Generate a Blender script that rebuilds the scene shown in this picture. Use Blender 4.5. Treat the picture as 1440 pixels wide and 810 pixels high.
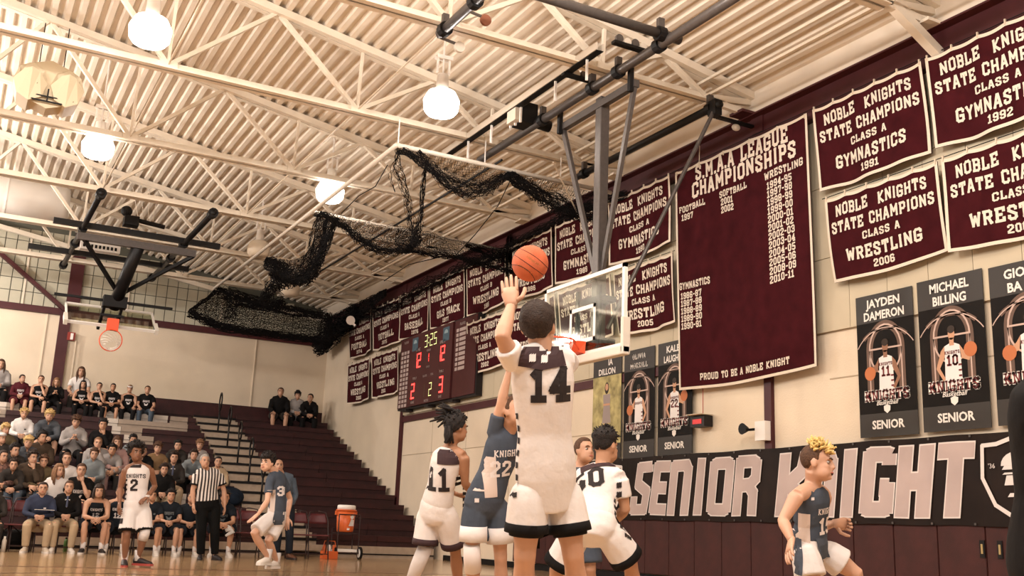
import bpy, bmesh, math, random
from mathutils import Vector, Matrix
from mathutils.bvhtree import BVHTree
for o in list(bpy.data.objects): bpy.data.objects.remove(o)
C = bpy.context.scene.collection
PI = math.pi
V = Vector
random.seed(7)

# ---------------------------------------------------------------- camera, world, lamps, exposure
CAM_H = 0.67
YAW, PITCH, ROLL, FPX = 0.48942545, 0.23038171, 0.04148277, 1457.4774
_cy, _sy, _cp, _sp, _cr, _sr = math.cos(YAW), math.sin(YAW), math.cos(PITCH), math.sin(PITCH), math.cos(ROLL), math.sin(ROLL)
FWD = V((_sy*_cp, _cy*_cp, _sp)); _r0 = V((_cy, -_sy, 0)); _u0 = _r0.cross(FWD)
RIGHT = _r0*_cr + _u0*_sr; UP = -_r0*_sr + _u0*_cr
CAM = V((0, 0, CAM_H))
cd = bpy.data.cameras.new('camera'); cam = bpy.data.objects.new('camera', cd); C.objects.link(cam)
m = Matrix((RIGHT, UP, -FWD)).transposed().to_4x4(); m.translation = CAM
cam.matrix_world = m
cd.sensor_fit = 'HORIZONTAL'; cd.sensor_width = 36.0; cd.lens = 36.0*FPX/1440.0; cd.clip_end = 200; cd.clip_start = .05
bpy.context.scene.camera = cam
sc = bpy.context.scene
sc.view_settings.view_transform = 'Standard'; sc.view_settings.look = 'None'; sc.view_settings.gamma = 1.0
sc.view_settings.use_curve_mapping = False
sc.view_settings.exposure = 0.28
w = bpy.data.worlds.new('world'); sc.world = w; w.use_nodes = True
w.node_tree.nodes['Background'].inputs[0].default_value = (1.0, 0.88, 0.78, 1)
w.node_tree.nodes['Background'].inputs[1].default_value = 0.42
LAMP_AND_FILL_SPOTS = [(1.5, 12.7), (5.5, 12.7), (1.5, 17.55), (5.5, 17.55), (1.5, 7.85), (5.5, 7.85), (-2.5, 12.7), (-2.5, 17.55), (-2.5, 7.85),
              (1.5, 3.0), (5.5, 3.0), (1.5, -1.0), (5.5, -1.0), (-2.5, 22.4), (-6.5, 24.0), (-3.0, 27.5), (-6.5, 7.85), (-6.5, 17.55), (-2.5, 3.0)]  # behind camera and far left: unseen lamps added to fill players and far wall
LAMP_POWER = 360.0
for i, (x, y) in enumerate(LAMP_AND_FILL_SPOTS):
    ld = bpy.data.lights.new('bay_and_fill_bulb', 'POINT'); ld.energy = LAMP_POWER*((.35 if y < 9 else 1) if x > 5 else (1.9 if y < 4 else (2.0 if y > 20 else 1))); ld.color = (1.0, 0.925, 0.855); ld.shadow_soft_size = 0.22
    lo = bpy.data.objects.new('bay_and_fill_bulb', ld); lo.location = (x, y, 6.52); C.objects.link(lo)

def ray(px, py): return RIGHT*((px-720)/FPX) - UP*((py-405)/FPX) + FWD
def atx(px, py, x): d = ray(px, py); return CAM + d*(x/d.x)
def aty(px, py, y): d = ray(px, py); return CAM + d*(y/d.y)
def atz(px, py, z): d = ray(px, py); return CAM + d*((z-CAM_H)/d.z)
def atd(px, py, d): return CAM + ray(px, py)*d

# ---------------------------------------------------------------- materials
MATS = {}
def mat(name, col, rough=.6, metal=0., var=0., scale=8., bump=0., bscale=60., emit=0., spec=.3, sheen=0.):
    if name in MATS: return MATS[name]
    m = bpy.data.materials.new(name); m.use_nodes = True; nt = m.node_tree; b = nt.nodes['Principled BSDF']
    b.inputs['Base Color'].default_value = (*col, 1); b.inputs['Roughness'].default_value = rough
    b.inputs['Metallic'].default_value = metal
    b.inputs['Specular IOR Level'].default_value = spec
    if sheen: b.inputs['Sheen Weight'].default_value = sheen
    if emit:
        b.inputs['Emission Color'].default_value = (*col, 1); b.inputs['Emission Strength'].default_value = emit
    tc = None
    if var or bump:
        tc = nt.nodes.new('ShaderNodeTexCoord')
    if var:
        n = nt.nodes.new('ShaderNodeTexNoise'); n.inputs['Scale'].default_value = scale; n.inputs['Detail'].default_value = 5
        nt.links.new(tc.outputs['Object'], n.inputs['Vector'])
        r = nt.nodes.new('ShaderNodeValToRGB')
        r.color_ramp.elements[0].color = (*[c*(1-var) for c in col], 1); r.color_ramp.elements[1].color = (*[min(1, c*(1+var)) for c in col], 1)
        r.color_ramp.elements[0].position = .3; r.color_ramp.elements[1].position = .7
        nt.links.new(n.outputs['Fac'], r.inputs['Fac']); nt.links.new(r.outputs['Color'], b.inputs['Base Color'])
    if bump:
        n2 = nt.nodes.new('ShaderNodeTexNoise'); n2.inputs['Scale'].default_value = bscale; n2.inputs['Detail'].default_value = 3
        nt.links.new(tc.outputs['Object'], n2.inputs['Vector'])
        bp = nt.nodes.new('ShaderNodeBump'); bp.inputs['Strength'].default_value = bump; bp.inputs['Distance'].default_value = .02
        nt.links.new(n2.outputs['Fac'], bp.inputs['Height']); nt.links.new(bp.outputs['Normal'], b.inputs['Normal'])
    MATS[name] = m
    return m
M_wall = mat('cream_wall_paint', (.68, .56, .425), .75, var=.05, scale=1.3, bump=.15, bscale=40)
M_walljoint = mat('wall_joint', (.42, .33, .23), .8)
M_panel = mat('grey_green_panel', (.43, .40, .31), .7, var=.06, scale=3)
M_panelgap = mat('panel_gap', (.10, .10, .08), .9)
M_maroon = mat('maroon_paint', (.060, .013, .015), .5, var=.12, scale=4)
M_pad = mat('maroon_pad_vinyl', (.042, .009, .007), .6, var=.2, scale=6, bump=.1, bscale=90)
M_deck = mat('cream_roof_deck', (.74, .655, .55), .55, var=.04, scale=2)
M_truss = mat('cream_truss_paint', (.74, .655, .54), .5, var=.05, scale=5)
M_white = mat('white_paint', (.78, .73, .68), .45)
M_black = mat('black_steel', (.007, .006, .006), .42, spec=.25)
M_greysteel = mat('grey_steel', (.085, .072, .066), .38, metal=.4, var=.1, scale=20)
M_blackp = mat('black_plastic', (.006, .005, .005), .55, spec=.2)
M_cream = mat('cream_trim_cloth', (.66, .56, .45), .9)
M_letter = mat('felt_letter', (.68, .58, .48), .9)
M_banner = mat('maroon_felt', (.042, .005, .007), .95, var=.22, scale=5, bump=.2, bscale=220, spec=.1)
M_rope = mat('pale_rope', (.6, .5, .38), .9)

def wood_floor():
    m = bpy.data.materials.new('maple_court'); m.use_nodes = True; nt = m.node_tree; b = nt.nodes['Principled BSDF']
    L = nt.links.new; N = nt.nodes.new
    tc = N('ShaderNodeTexCoord'); mp = N('ShaderNodeMapping'); mp.inputs['Scale'].default_value = (1, 1, 1)
    L(tc.outputs['Object'], mp.inputs['Vector'])
    br = N('ShaderNodeTexBrick'); br.inputs['Scale'].default_value = 1.0; br.inputs['Brick Width'].default_value = 1.1; br.inputs['Row Height'].default_value = .057
    br.inputs['Mortar Size'].default_value = .0012; br.inputs['Color1'].default_value = (.60, .385, .20, 1); br.inputs['Color2'].default_value = (.52, .325, .165, 1)
    br.inputs['Mortar'].default_value = (.22, .12, .06, 1); br.inputs['Bias'].default_value = -.1
    L(mp.outputs['Vector'], br.inputs['Vector'])
    n = N('ShaderNodeTexNoise'); mp2 = N('ShaderNodeMapping'); mp2.inputs['Scale'].default_value = (1.5, 25, 1); L(tc.outputs['Object'], mp2.inputs['Vector']); L(mp2.outputs['Vector'], n.inputs['Vector'])
    n.inputs['Scale'].default_value = 2; n.inputs['Detail'].default_value = 6
    mx = N('ShaderNodeMixRGB'); mx.blend_type = 'MULTIPLY'; mx.inputs['Fac'].default_value = .35
    L(br.outputs['Color'], mx.inputs['Color1']); L(n.outputs['Color'], mx.inputs['Color2']); L(mx.outputs['Color'], b.inputs['Base Color'])
    b.inputs['Roughness'].default_value = .16; b.inputs['Coat Weight'].default_value = .3; b.inputs['Coat Roughness'].default_value = .08
    n3 = N('ShaderNodeTexNoise'); n3.inputs['Scale'].default_value = 6; bp = N('ShaderNodeBump'); bp.inputs['Strength'].default_value = .06
    L(tc.outputs['Object'], n3.inputs['Vector']); L(n3.outputs['Fac'], bp.inputs['Height']); L(bp.outputs['Normal'], b.inputs['Normal'])
    return m
def glass_mat(name, tint=(.93, .97, .93), refl=.05):
    m = bpy.data.materials.new(name); m.use_nodes = True; nt = m.node_tree; nt.nodes.remove(nt.nodes['Principled BSDF'])
    t = nt.nodes.new('ShaderNodeBsdfTransparent'); t.inputs['Color'].default_value = (*tint, 1)
    g = nt.nodes.new('ShaderNodeBsdfGlossy'); g.inputs['Roughness'].default_value = .04; g.inputs['Color'].default_value = (1, 1, 1, 1)
    fr = nt.nodes.new('ShaderNodeLayerWeight'); fr.inputs['Blend'].default_value = .5; pw = nt.nodes.new('ShaderNodeMath'); pw.operation = 'POWER'; pw.inputs[1].default_value = 4.0
    ad = nt.nodes.new('ShaderNodeMath'); ad.operation = 'ADD'; ad.inputs[1].default_value = refl*.5
    mx = nt.nodes.new('ShaderNodeMixShader')
    nt.links.new(fr.outputs['Facing'], pw.inputs[0]); nt.links.new(pw.outputs[0], ad.inputs[0]); nt.links.new(ad.outputs[0], mx.inputs[0]); nt.links.new(t.outputs[0], mx.inputs[1]); nt.links.new(g.outputs[0], mx.inputs[2])
    nt.links.new(mx.outputs[0], nt.nodes['Material Output'].inputs[0])
    return m

# ---------------------------------------------------------------- mesh helpers
class MB:
    def __init__(s): s.v = []; s.f = []
    def add(s, vs, fs):
        n = len(s.v); s.v += [tuple(p) for p in vs]; s.f += [tuple(i+n for i in f) for f in fs]; return s
    def box(s, x0, x1, y0, y1, z0, z1):
        return s.add([(x0,y0,z0),(x1,y0,z0),(x1,y1,z0),(x0,y1,z0),(x0,y0,z1),(x1,y0,z1),(x1,y1,z1),(x0,y1,z1)],
                     [(0,3,2,1),(4,5,6,7),(0,1,5,4),(1,2,6,5),(2,3,7,6),(3,0,4,7)])
    def bar(s, a, b, w, h, up=(0,0,1)):
        a, b = V(a), V(b); t = (b-a).normalized(); up = V(up)
        if abs(t.dot(up)) > .98: up = V((0,1,0))
        sd = t.cross(up).normalized()*(w/2); u = sd.cross(t).normalized()*(h/2)
        return s.add([a-sd-u, a+sd-u, a+sd+u, a-sd+u, b-sd-u, b+sd-u, b+sd+u, b-sd+u],
                     [(0,1,2,3),(7,6,5,4),(0,4,5,1),(1,5,6,2),(2,6,7,3),(3,7,4,0)])
    def loft(s, pts, radii, side=(1,0,0), n=12, sides=None, caps=True, closed=False):
        pts = [V(p) for p in pts]; k = len(pts); base = len(s.v); fs = []
        for i, p in enumerate(pts):
            t = (pts[min(i+1, k-1)] - pts[max(i-1, 0)])
            if t.length < 1e-9: t = V((0,0,1))
            t.normalize(); sd = V(sides[i] if sides else side); sd = sd - t*sd.dot(t)
            if sd.length < 1e-4: sd = t.orthogonal()
            sd.normalize(); d = t.cross(sd)
            r = radii[i] if hasattr(radii, '__len__') else radii
            rx, ry = (r if hasattr(r, '__len__') else (r, r))
            for j in range(n):
                a = 2*PI*j/n; s.v.append(tuple(p + sd*(rx*math.cos(a)) + d*(ry*math.sin(a))))
        for i in range(k-1):
            for j in range(n):
                a = base+i*n+j; b = base+i*n+(j+1)%n; fs.append((a, b, b+n, a+n))
        if caps:
            fs.append(tuple(base+j for j in reversed(range(n)))); fs.append(tuple(base+(k-1)*n+j for j in range(n)))
        s.f += fs; return s
    def tube(s, a, b, r, n=10, r2=None): return s.loft([a, b], [r, r if r2 is None else r2], n=n)
    def ell(s, c, r, n=14, m=9, M=None):
        c = V(c); base = len(s.v); M = M or Matrix.Identity(3)
        for i in range(m+1):
            th = PI*i/m
            for j in range(n):
                ph = 2*PI*j/n
                s.v.append(tuple(c + M @ V((r[0]*math.sin(th)*math.cos(ph), r[1]*math.sin(th)*math.sin(ph), r[2]*math.cos(th)))))
        for i in range(m):
            for j in range(n):
                a = base+i*n+j; b = base+i*n+(j+1)%n
                s.f.append((a, a+n, b+n, b))
        return s
    def poly(s, pts): return s.add(pts, [tuple(range(len(pts)))])
    def mesh(s, name):
        me = bpy.data.meshes.new(name); me.from_pydata(s.v, [], s.f); me.update(); return me
    def build(s, name, mt, parent=None, smooth=False, bevel=0):
        me = s.mesh(name)
        if smooth: me.polygons.foreach_set('use_smooth', [True]*len(me.polygons))
        me.materials.append(mt); o = bpy.data.objects.new(name, me); C.objects.link(o); o.parent = parent
        if bevel:
            b = o.modifiers.new('bevel', 'BEVEL'); b.width = bevel; b.segments = 2; b.limit_method = 'ANGLE'
        return o
def tag(o, label=None, cat=None, group=None, kind=None):
    if label: o['label'] = label
    if cat: o['category'] = cat
    if group: o['group'] = group
    if kind: o['kind'] = kind
    return o
def empty(name, loc=(0,0,0), rz=0, label=None, cat=None, group=None):
    o = bpy.data.objects.new(name, None); C.objects.link(o); o.location = loc; o.rotation_euler = (0,0,rz); o.empty_display_size = .1
    return tag(o, label, cat, group)
def inst(o, parent, loc=(0,0,0), rot=(0,0,0)):
    c = o.copy(); C.objects.link(c); c.parent = parent; c.location = loc; c.rotation_euler = rot; return c
def copy_tree(o, parent=None):
    c = o.copy(); C.objects.link(c); c.parent = parent
    for ch in list(o.children): copy_tree(ch, c)
    return c
def rebase(root, loc):
    """put the origin of an Empty at loc while its parts stay where they are"""
    loc = V(loc); root.location = loc
    for ch in root.children: ch.location = V(ch.location) - loc

# ---------------------------------------------------------------- stroke letters (slab and plain)
G = {
'A':(4,[[(.6,.4),(1.75,5.5),(2.25,5.5),(3.4,.4)],[(1.1,2),(2.9,2)]],[(.6,.4),(3.4,.4)]),
'B':(4,[[(.9,.5),(.9,5.5)],[(.5,5.5),(2.8,5.5),(3.4,4.9),(3.4,3.7),(2.8,3.1),(1,3.1)],[(2.8,3.1),(3.4,2.5),(3.4,1.1),(2.8,.5),(.5,.5)]],[]),
'C':(4,[[(3.4,4.2),(3.4,4.9),(2.8,5.5),(1.2,5.5),(.6,4.9),(.6,1.1),(1.2,.5),(2.8,.5),(3.4,1.1),(3.4,1.8)]],[]),
'D':(4,[[(.9,.5),(.9,5.5)],[(.5,5.5),(2.7,5.5),(3.4,4.8),(3.4,1.2),(2.7,.5),(.5,.5)]],[]),
'E':(4,[[(.9,.5),(.9,5.5)],[(.5,5.5),(3.4,5.5),(3.4,4.5)],[(.9,3),(2.5,3)],[(.5,.5),(3.4,.5),(3.4,1.5)]],[]),
'F':(4,[[(.9,.5),(.9,5.5)],[(.5,5.5),(3.4,5.5),(3.4,4.5)],[(.9,3),(2.5,3)]],[(.9,.5)]),
'G':(4,[[(3.4,4.4),(3.4,4.9),(2.8,5.5),(1.2,5.5),(.6,4.9),(.6,1.1),(1.2,.5),(2.8,.5),(3.4,1.1),(3.4,2.7),(2.1,2.7)]],[]),
'H':(4.2,[[(.8,.5),(.8,5.5)],[(3.4,.5),(3.4,5.5)],[(.8,3),(3.4,3)]],[(.8,.5),(.8,5.5),(3.4,.5),(3.4,5.5)]),
'I':(2,[[(1,.5),(1,5.5)]],[(1,.5),(1,5.5)]),
'J':(3.6,[[(2.8,5.5),(2.8,1.1),(2.2,.5),(1.1,.5),(.6,1.1),(.6,2)]],[(2.8,5.5)]),
'K':(4.2,[[(.8,.5),(.8,5.5)],[(3.3,5.5),(1.1,2.9),(3.5,.5)]],[(.8,.5),(.8,5.5),(3.3,5.5),(3.5,.5)]),
'L':(3.8,[[(.9,.5),(.9,5.5)],[(.5,.5),(3.3,.5),(3.3,1.6)]],[(.9,5.5)]),
'M':(5,[[(.8,.5),(.8,5.5),(2.5,2.4),(4.2,5.5),(4.2,.5)]],[(.8,.5),(4.2,.5)]),
'N':(4.3,[[(.8,.5),(.8,5.5),(3.5,.7),(3.5,5.5)]],[(.8,.5),(3.5,5.5)]),
'O':(4,[[(.6,1.2),(.6,4.8),(1.3,5.5),(2.7,5.5),(3.4,4.8),(3.4,1.2),(2.7,.5),(1.3,.5),(.6,1.2)]],[]),
'P':(4,[[(.9,.5),(.9,5.5)],[(.5,5.5),(2.8,5.5),(3.4,4.9),(3.4,3.3),(2.8,2.7),(1,2.7)]],[(.9,.5)]),
'R':(4.2,[[(.9,.5),(.9,5.5)],[(.5,5.5),(2.8,5.5),(3.4,4.9),(3.4,3.5),(2.8,2.9),(1,2.9)],[(2.3,2.9),(3.5,.5)]],[(.9,.5),(3.5,.5)]),
'S':(4,[[(3.3,4.4),(3.3,4.9),(2.7,5.5),(1.3,5.5),(.7,4.9),(.7,3.9),(3.3,2.3),(3.3,1.1),(2.7,.5),(1.3,.5),(.7,1.1),(.7,1.7)]],[]),
'T':(4,[[(2,.5),(2,5.5)],[(.6,4.4),(.6,5.5),(3.4,5.5),(3.4,4.4)]],[(2,.5)]),
'U':(4.2,[[(.8,5.5),(.8,1.2),(1.5,.5),(2.7,.5),(3.4,1.2),(3.4,5.5)]],[(.8,5.5),(3.4,5.5)]),
'V':(4,[[(.6,5.5),(1.8,.5),(2.2,.5),(3.4,5.5)]],[(.6,5.5),(3.4,5.5)]),
'W':(5.2,[[(.7,5.5),(1.5,.6),(2.6,4.2),(3.7,.6),(4.5,5.5)]],[(.7,5.5),(4.5,5.5)]),
'Y':(4,[[(.6,5.5),(2,2.9),(3.4,5.5)],[(2,2.9),(2,.5)]],[(.6,5.5),(3.4,5.5),(2,.5)]),
'0':(3.7,[[(.6,1.2),(.6,4.8),(1.3,5.5),(2.4,5.5),(3.1,4.8),(3.1,1.2),(2.4,.5),(1.3,.5),(.6,1.2)]],[]),
'1':(2.8,[[(.5,4.6),(1.4,5.5),(1.4,.5)],[(.4,.5),(2.4,.5)]],[]),
'2':(3.7,[[(.6,4.3),(.6,4.9),(1.2,5.5),(2.5,5.5),(3.1,4.9),(3.1,3.7),(.6,1.3),(.6,.5),(3.2,.5)]],[]),
'3':(3.7,[[(.6,4.5),(.6,4.9),(1.2,5.5),(2.5,5.5),(3.1,4.9),(3.1,3.6),(2.5,3.05),(1.6,3.05)],[(2.5,3.05),(3.1,2.4),(3.1,1.1),(2.5,.5),(1.2,.5),(.6,1.1),(.6,1.5)]],[]),
'4':(3.7,[[(2.5,.5),(2.5,5.5),(.5,2),(3.3,2)],[(1.7,.5),(3.3,.5)]],[]),
'5':(3.7,[[(3.1,5.5),(.7,5.5),(.7,3.2),(2.5,3.2),(3.1,2.6),(3.1,1.1),(2.5,.5),(1.2,.5),(.6,1.1)]],[]),
'6':(3.7,[[(3.1,4.7),(2.5,5.5),(1.2,5.5),(.6,4.9),(.6,1.1),(1.2,.5),(2.5,.5),(3.1,1.1),(3.1,2.5),(2.5,3.1),(.8,3.1)]],[]),
'7':(3.7,[[(.6,4.6),(.6,5.5),(3.2,5.5),(1.7,.5)]],[]),
'8':(3.7,[[(1.2,3.05),(.6,3.7),(.6,4.9),(1.2,5.5),(2.5,5.5),(3.1,4.9),(3.1,3.7),(2.5,3.05),(1.2,3.05),(.6,2.4),(.6,1.1),(1.2,.5),(2.5,.5),(3.1,1.1),(3.1,2.4),(2.5,3.05)]],[]),
'9':(3.7,[[(.6,1.3),(1.2,.5),(2.5,.5),(3.1,1.1),(3.1,4.9),(2.5,5.5),(1.2,5.5),(.6,4.9),(.6,3.5),(1.2,2.9),(3,2.9)]],[]),
'-':(2.4,[[(.5,3),(1.9,3)]],[]), ' ':(2.6,[],[]), '.':(1.4,[[(.5,.5),(.8,.5)]],[]), ':':(1.6,[[(.7,1.6),(.9,1.6)],[(.7,4.2),(.9,4.2)]],[]),
}
def text_width(t, gap=.75): return sum(G[c][0]+gap for c in t)-gap
def text(mb, t, x, y, h, fn, align='c', wscale=1., thick=1.18, serif=True, shear=0., gap=.75, maxw=None, sub=1.6):
    """letters of height h with their foot at y; fn(u, v) -> 3D point"""
    k = h/6.; kw = k*wscale; W = text_width(t, gap)*kw
    if maxw and W > maxw: kw *= maxw/W; W = maxw
    x0 = x - (W/2 if align == 'c' else (W if align == 'r' else 0))
    def quad(a, b, w, e0=.42, e1=.42):
        ax, ay = a; bx, by = b; L = math.hypot(bx-ax, by-ay)
        if L < 1e-6: return
        tx, ty = (bx-ax)/L, (by-ay)/L; nx, ny = -ty*w/2, tx*w/2
        ax -= tx*w*e0; ay -= ty*w*e0; bx += tx*w*e1; by += ty*w*e1
        n = max(1, int(math.ceil(L/sub))); pts = []
        for i in range(n+1):
            px, py = ax+(bx-ax)*i/n, ay+(by-ay)*i/n
            for s in (1, -1):
                qx, qy = px+s*nx, py+s*ny
                pts.append(fn(x0+(cx+qx+shear*qy)*kw, y+qy*k))
        mb.add(pts, [(2*i, 2*i+1, 2*i+3, 2*i+2) for i in range(n)])
    cx = 0.
    for ch in t:
        w_, st, sf = G[ch]
        for pl in st:
            for a, b in zip(pl, pl[1:]): quad(a, b, thick)
        if serif:
            for (sx, sy) in sf: quad((sx-.55, sy), (sx+.55, sy), .8, .2, .2)
        cx += w_+gap
    return W
def plain(body, h, fn, x, y, mb, align='CENTER', offset=.0, wscale=1., shear=0.):
    """the built-in sans letters, cap height h"""
    cu = bpy.data.curves.new('t', 'FONT'); cu.body = body; cu.size = 1; cu.align_x = align; cu.offset = offset; cu.resolution_u = 2; cu.shear = shear
    o = bpy.data.objects.new('t', cu); C.objects.link(o)
    me = bpy.data.meshes.new_from_object(o); k = h/.70
    mb.add([fn(x+v.co.x*k*wscale, y+v.co.y*k) for v in me.vertices], [tuple(p.vertices) for p in me.polygons])
    bpy.data.objects.remove(o); bpy.data.curves.remove(cu); bpy.data.meshes.remove(me)

# ---------------------------------------------------------------- setting: floor, walls, ceiling
XW, YF = 9.80, 30.20
X0, Y0 = -20.0, -4.0
def struct(name, mb, m, parent=None, **k):
    o = mb.build(name, m, parent, **k)
    if parent is None: o['kind'] = 'structure'
    return o
struct('floor', MB().box(X0, XW+.3, Y0, YF+.3, -.1, 0), wood_floor())
M_line = mat('dark_court_line', (.09, .03, .02), .3)
mb = MB(); mb.box(-14, 8.1, 14.55, 14.60, .0005, .0025)
tag(mb.build('court_line', M_line), 'thin dark painted line across the wooden court', 'line')
mb = MB(); prev = None; pts = []
for i in range(41):
    a = PI*(.15+.75*i/40); pts.append((1.9+2.6*math.cos(a), 10.6+2.6*math.sin(a)))
for (a, b) in zip(pts, pts[1:]):
    d = V((b[0]-a[0], b[1]-a[1])).normalized(); n = V((-d.y, d.x))*.025
    mb.add([(a[0]+n.x, a[1]+n.y, .003), (a[0]-n.x, a[1]-n.y, .003), (b[0]-n.x, b[1]-n.y, .003), (b[0]+n.x, b[1]+n.y, .003)], [(0,1,2,3)])
tag(mb.build('arc_line', M_line), 'curved dark line on the floor at the bottom left corner', 'line')

wr = struct('wall_right', MB().box(XW, XW+.3, Y0, YF+.3, 0, 6.97), M_wall)
wf = struct('wall_far', MB().box(X0, XW, YF, YF+.3, 0, 9.6), M_wall)
def roof(x):
    return 6.98+.168*(XW-x) if x > -6.1 else 6.98+.168*(XW+6.1)-.168*(-6.1-x)
# upper cladding panels (each one its own piece) on both walls
pan = MB().box(.01, .275, -.03, 0, .01, .335)
pan_me = pan.mesh('wall_panel'); pan_me.materials.append(M_panel)
struct('trim_1', MB().box(X0, XW, YF-.012, YF+.01, 6.05, 9.6), M_panelgap)
nx = 0
for r in range(8):
    for c in range(34):
        x = .05+c*.2865; z = 6.06+r*.345
        if z+.345 > roof(x+.28)-.05 or nx >= 290: continue
        o = bpy.data.objects.new('wall_panel', pan_me); C.objects.link(o); o.parent = wf; o.location = (x, YF-.012, z); nx += 1
MB().box(XW-.012, XW+.01, 5, 23.8, 3.32, 6.3).build('panel_backing', M_walljoint, wr)
pm = MB().box(-.03, 0, .004, .602, .004, .974).mesh('cladding_panel'); pm.materials.append(mat('beige_cladding', (.50, .42, .30), .7, var=.05, scale=2))
for r in range(3):
    for c in range(31):
        o = bpy.data.objects.new('cladding_panel', pm); C.objects.link(o); o.parent = wr; o.location = (XW-.012, 5+c*.606, 3.33+r*.98)
for x in (1.25, 3.9, 6.5):
    MB().box(x-.02, x+.02, YF-.07, YF-.03, 6.05, roof(x)-.4).build('conduit', M_cream, wf)
for z, ya, yb in ((2.35, 12.0, 23.7), (2.72, 5.0, 9.65)):
    MB().box(XW-.008, XW+.01, ya, yb, z, z+.014).build('wall_joint', M_walljoint, wr)
for y in (12.6, 14.3, 16.0, 18.2, 20.2, 22.0):
    MB().box(XW-.004, XW+.01, y, y+.012, .1, 3.2).build('wall_joint', M_walljoint, wr)
for x in (1.9, 7.6):
    MB().box(x, x+.03, YF-.03, YF, 3.8, 5.9).build('conduit', M_wall, wf)
# maroon steel trim
T = 2
def trim(mb, m=M_maroon):
    global T
    struct('trim_%d' % T, mb, m); T += 1
trim(MB().box(X0, XW, YF-.09, YF, 5.88, 6.06))                       # belt, far wall
trim(MB().box(2.22, 2.50, YF-.12, YF, 3.5, 5.88)); trim(MB().box(2.32, 2.66, YF-.12, YF, 6.06, 8.2))
trim(MB().bar((2.36, YF-.14, 5.98), (-1.6, YF-.14, 8.9), .1, .16, up=(0,1,0)))
trim(MB().bar((2.56, YF-.14, 5.98), (6.6, YF-.14, 8.9-1.6), .1, .10, up=(0,1,0)), M_panelgap) if False else None
trim(MB().box(XW-.05, XW, 12.6, 23.8, 3.16, 3.30))
trim(MB().box(XW-.16, XW, Y0, YF, 6.26, 6.64)); trim(MB().box(XW-.30, XW, Y0, YF, 6.64, 6.665))
for y in (10.75, 23.82):
    trim(MB().box(XW-.06, XW, y-.07, y+.07, 0.1, 6.3))
    trim(MB().box(XW-.185, XW-.1, y-.12, y+.12, 6.4, 6.64))
trim(MB().box(XW-.24, XW, Y0, YF, 6.665, 7.05), M_deck)              # cream soffit above the maroon beam
trim(MB().bar((XW, YF-.15, 6.62), (-6.1, YF-.15, 6.62+.152*15.9), .12, .12, up=(0,1,0)), M_truss)
struct('baseboard_right', MB().box(XW-.03, XW, Y0, 21, 0, .11), M_blackp)
# wall pads
pd = MB().box(-.07, 0, .006, .604, .12, 1.42)
pd_me = pd.mesh('wall_pad'); pd_me.materials.append(M_pad)
for i in range(22):
    y = 4.42+.6083*i
    if y > 17.2: break
    o = bpy.data.objects.new('wall_pad', pd_me); C.objects.link(o); o.parent = wr; o.location = (XW, y, 0)
    b = o.modifiers.new('bevel', 'BEVEL'); b.width = .012; b.segments = 2
MB().box(XW-.05, XW, 4.4, 17.2, .9, 1.40).build('pad_backing', M_pad, wr)
for (px, py) in ((1382, 772), (1407, 773)):
    p = atx(px, py, XW-.07); o = MB().box(p.x-.012, p.x+.02, p.y-.03, p.y+.03, p.z-.09, p.z+.09).build('wall_socket', M_blackp, wr)
    MB().box(p.x-.016, p.x-.011, p.y-.012, p.y+.012, p.z-.05, p.z+.05).build('brass_insert', mat('brass', (.45,.33,.15), .4, metal=.8), o)

# roof deck: ribbed sheet, one profile swept along the hall
mb = MB(); prof = []
x = -6.1
while x < XW+.05:
    z = roof(x)
    prof += [(x, z), (x+.075, z-.168*.075), (x+.105, z+.075-.0177), (x+.170, z+.075-.0286)]
    x += .2
prof.append((XW+.05, roof(XW+.05)))
ys = [Y0, 8, 16, 24, YF+.1]
for j, y in enumerate(ys):
    for (a, b) in prof: mb.v.append((a, y, b))
n = len(prof)
for j in range(len(ys)-1):
    for i in range(n-1):
        a = j*n+i; mb.f.append((a, a+1, a+1+n, a+n))
struct('ceiling', mb, M_deck)
struct('trim_%d' % T, MB().add([(-6.1, Y0, roof(-6.1)), (X0, Y0, roof(X0)), (X0, YF, roof(X0)), (-6.1, YF, roof(-6.1))], [(0,1,2,3)]), M_deck); T += 1
# white weld screws on the ribs are skipped at this size

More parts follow.
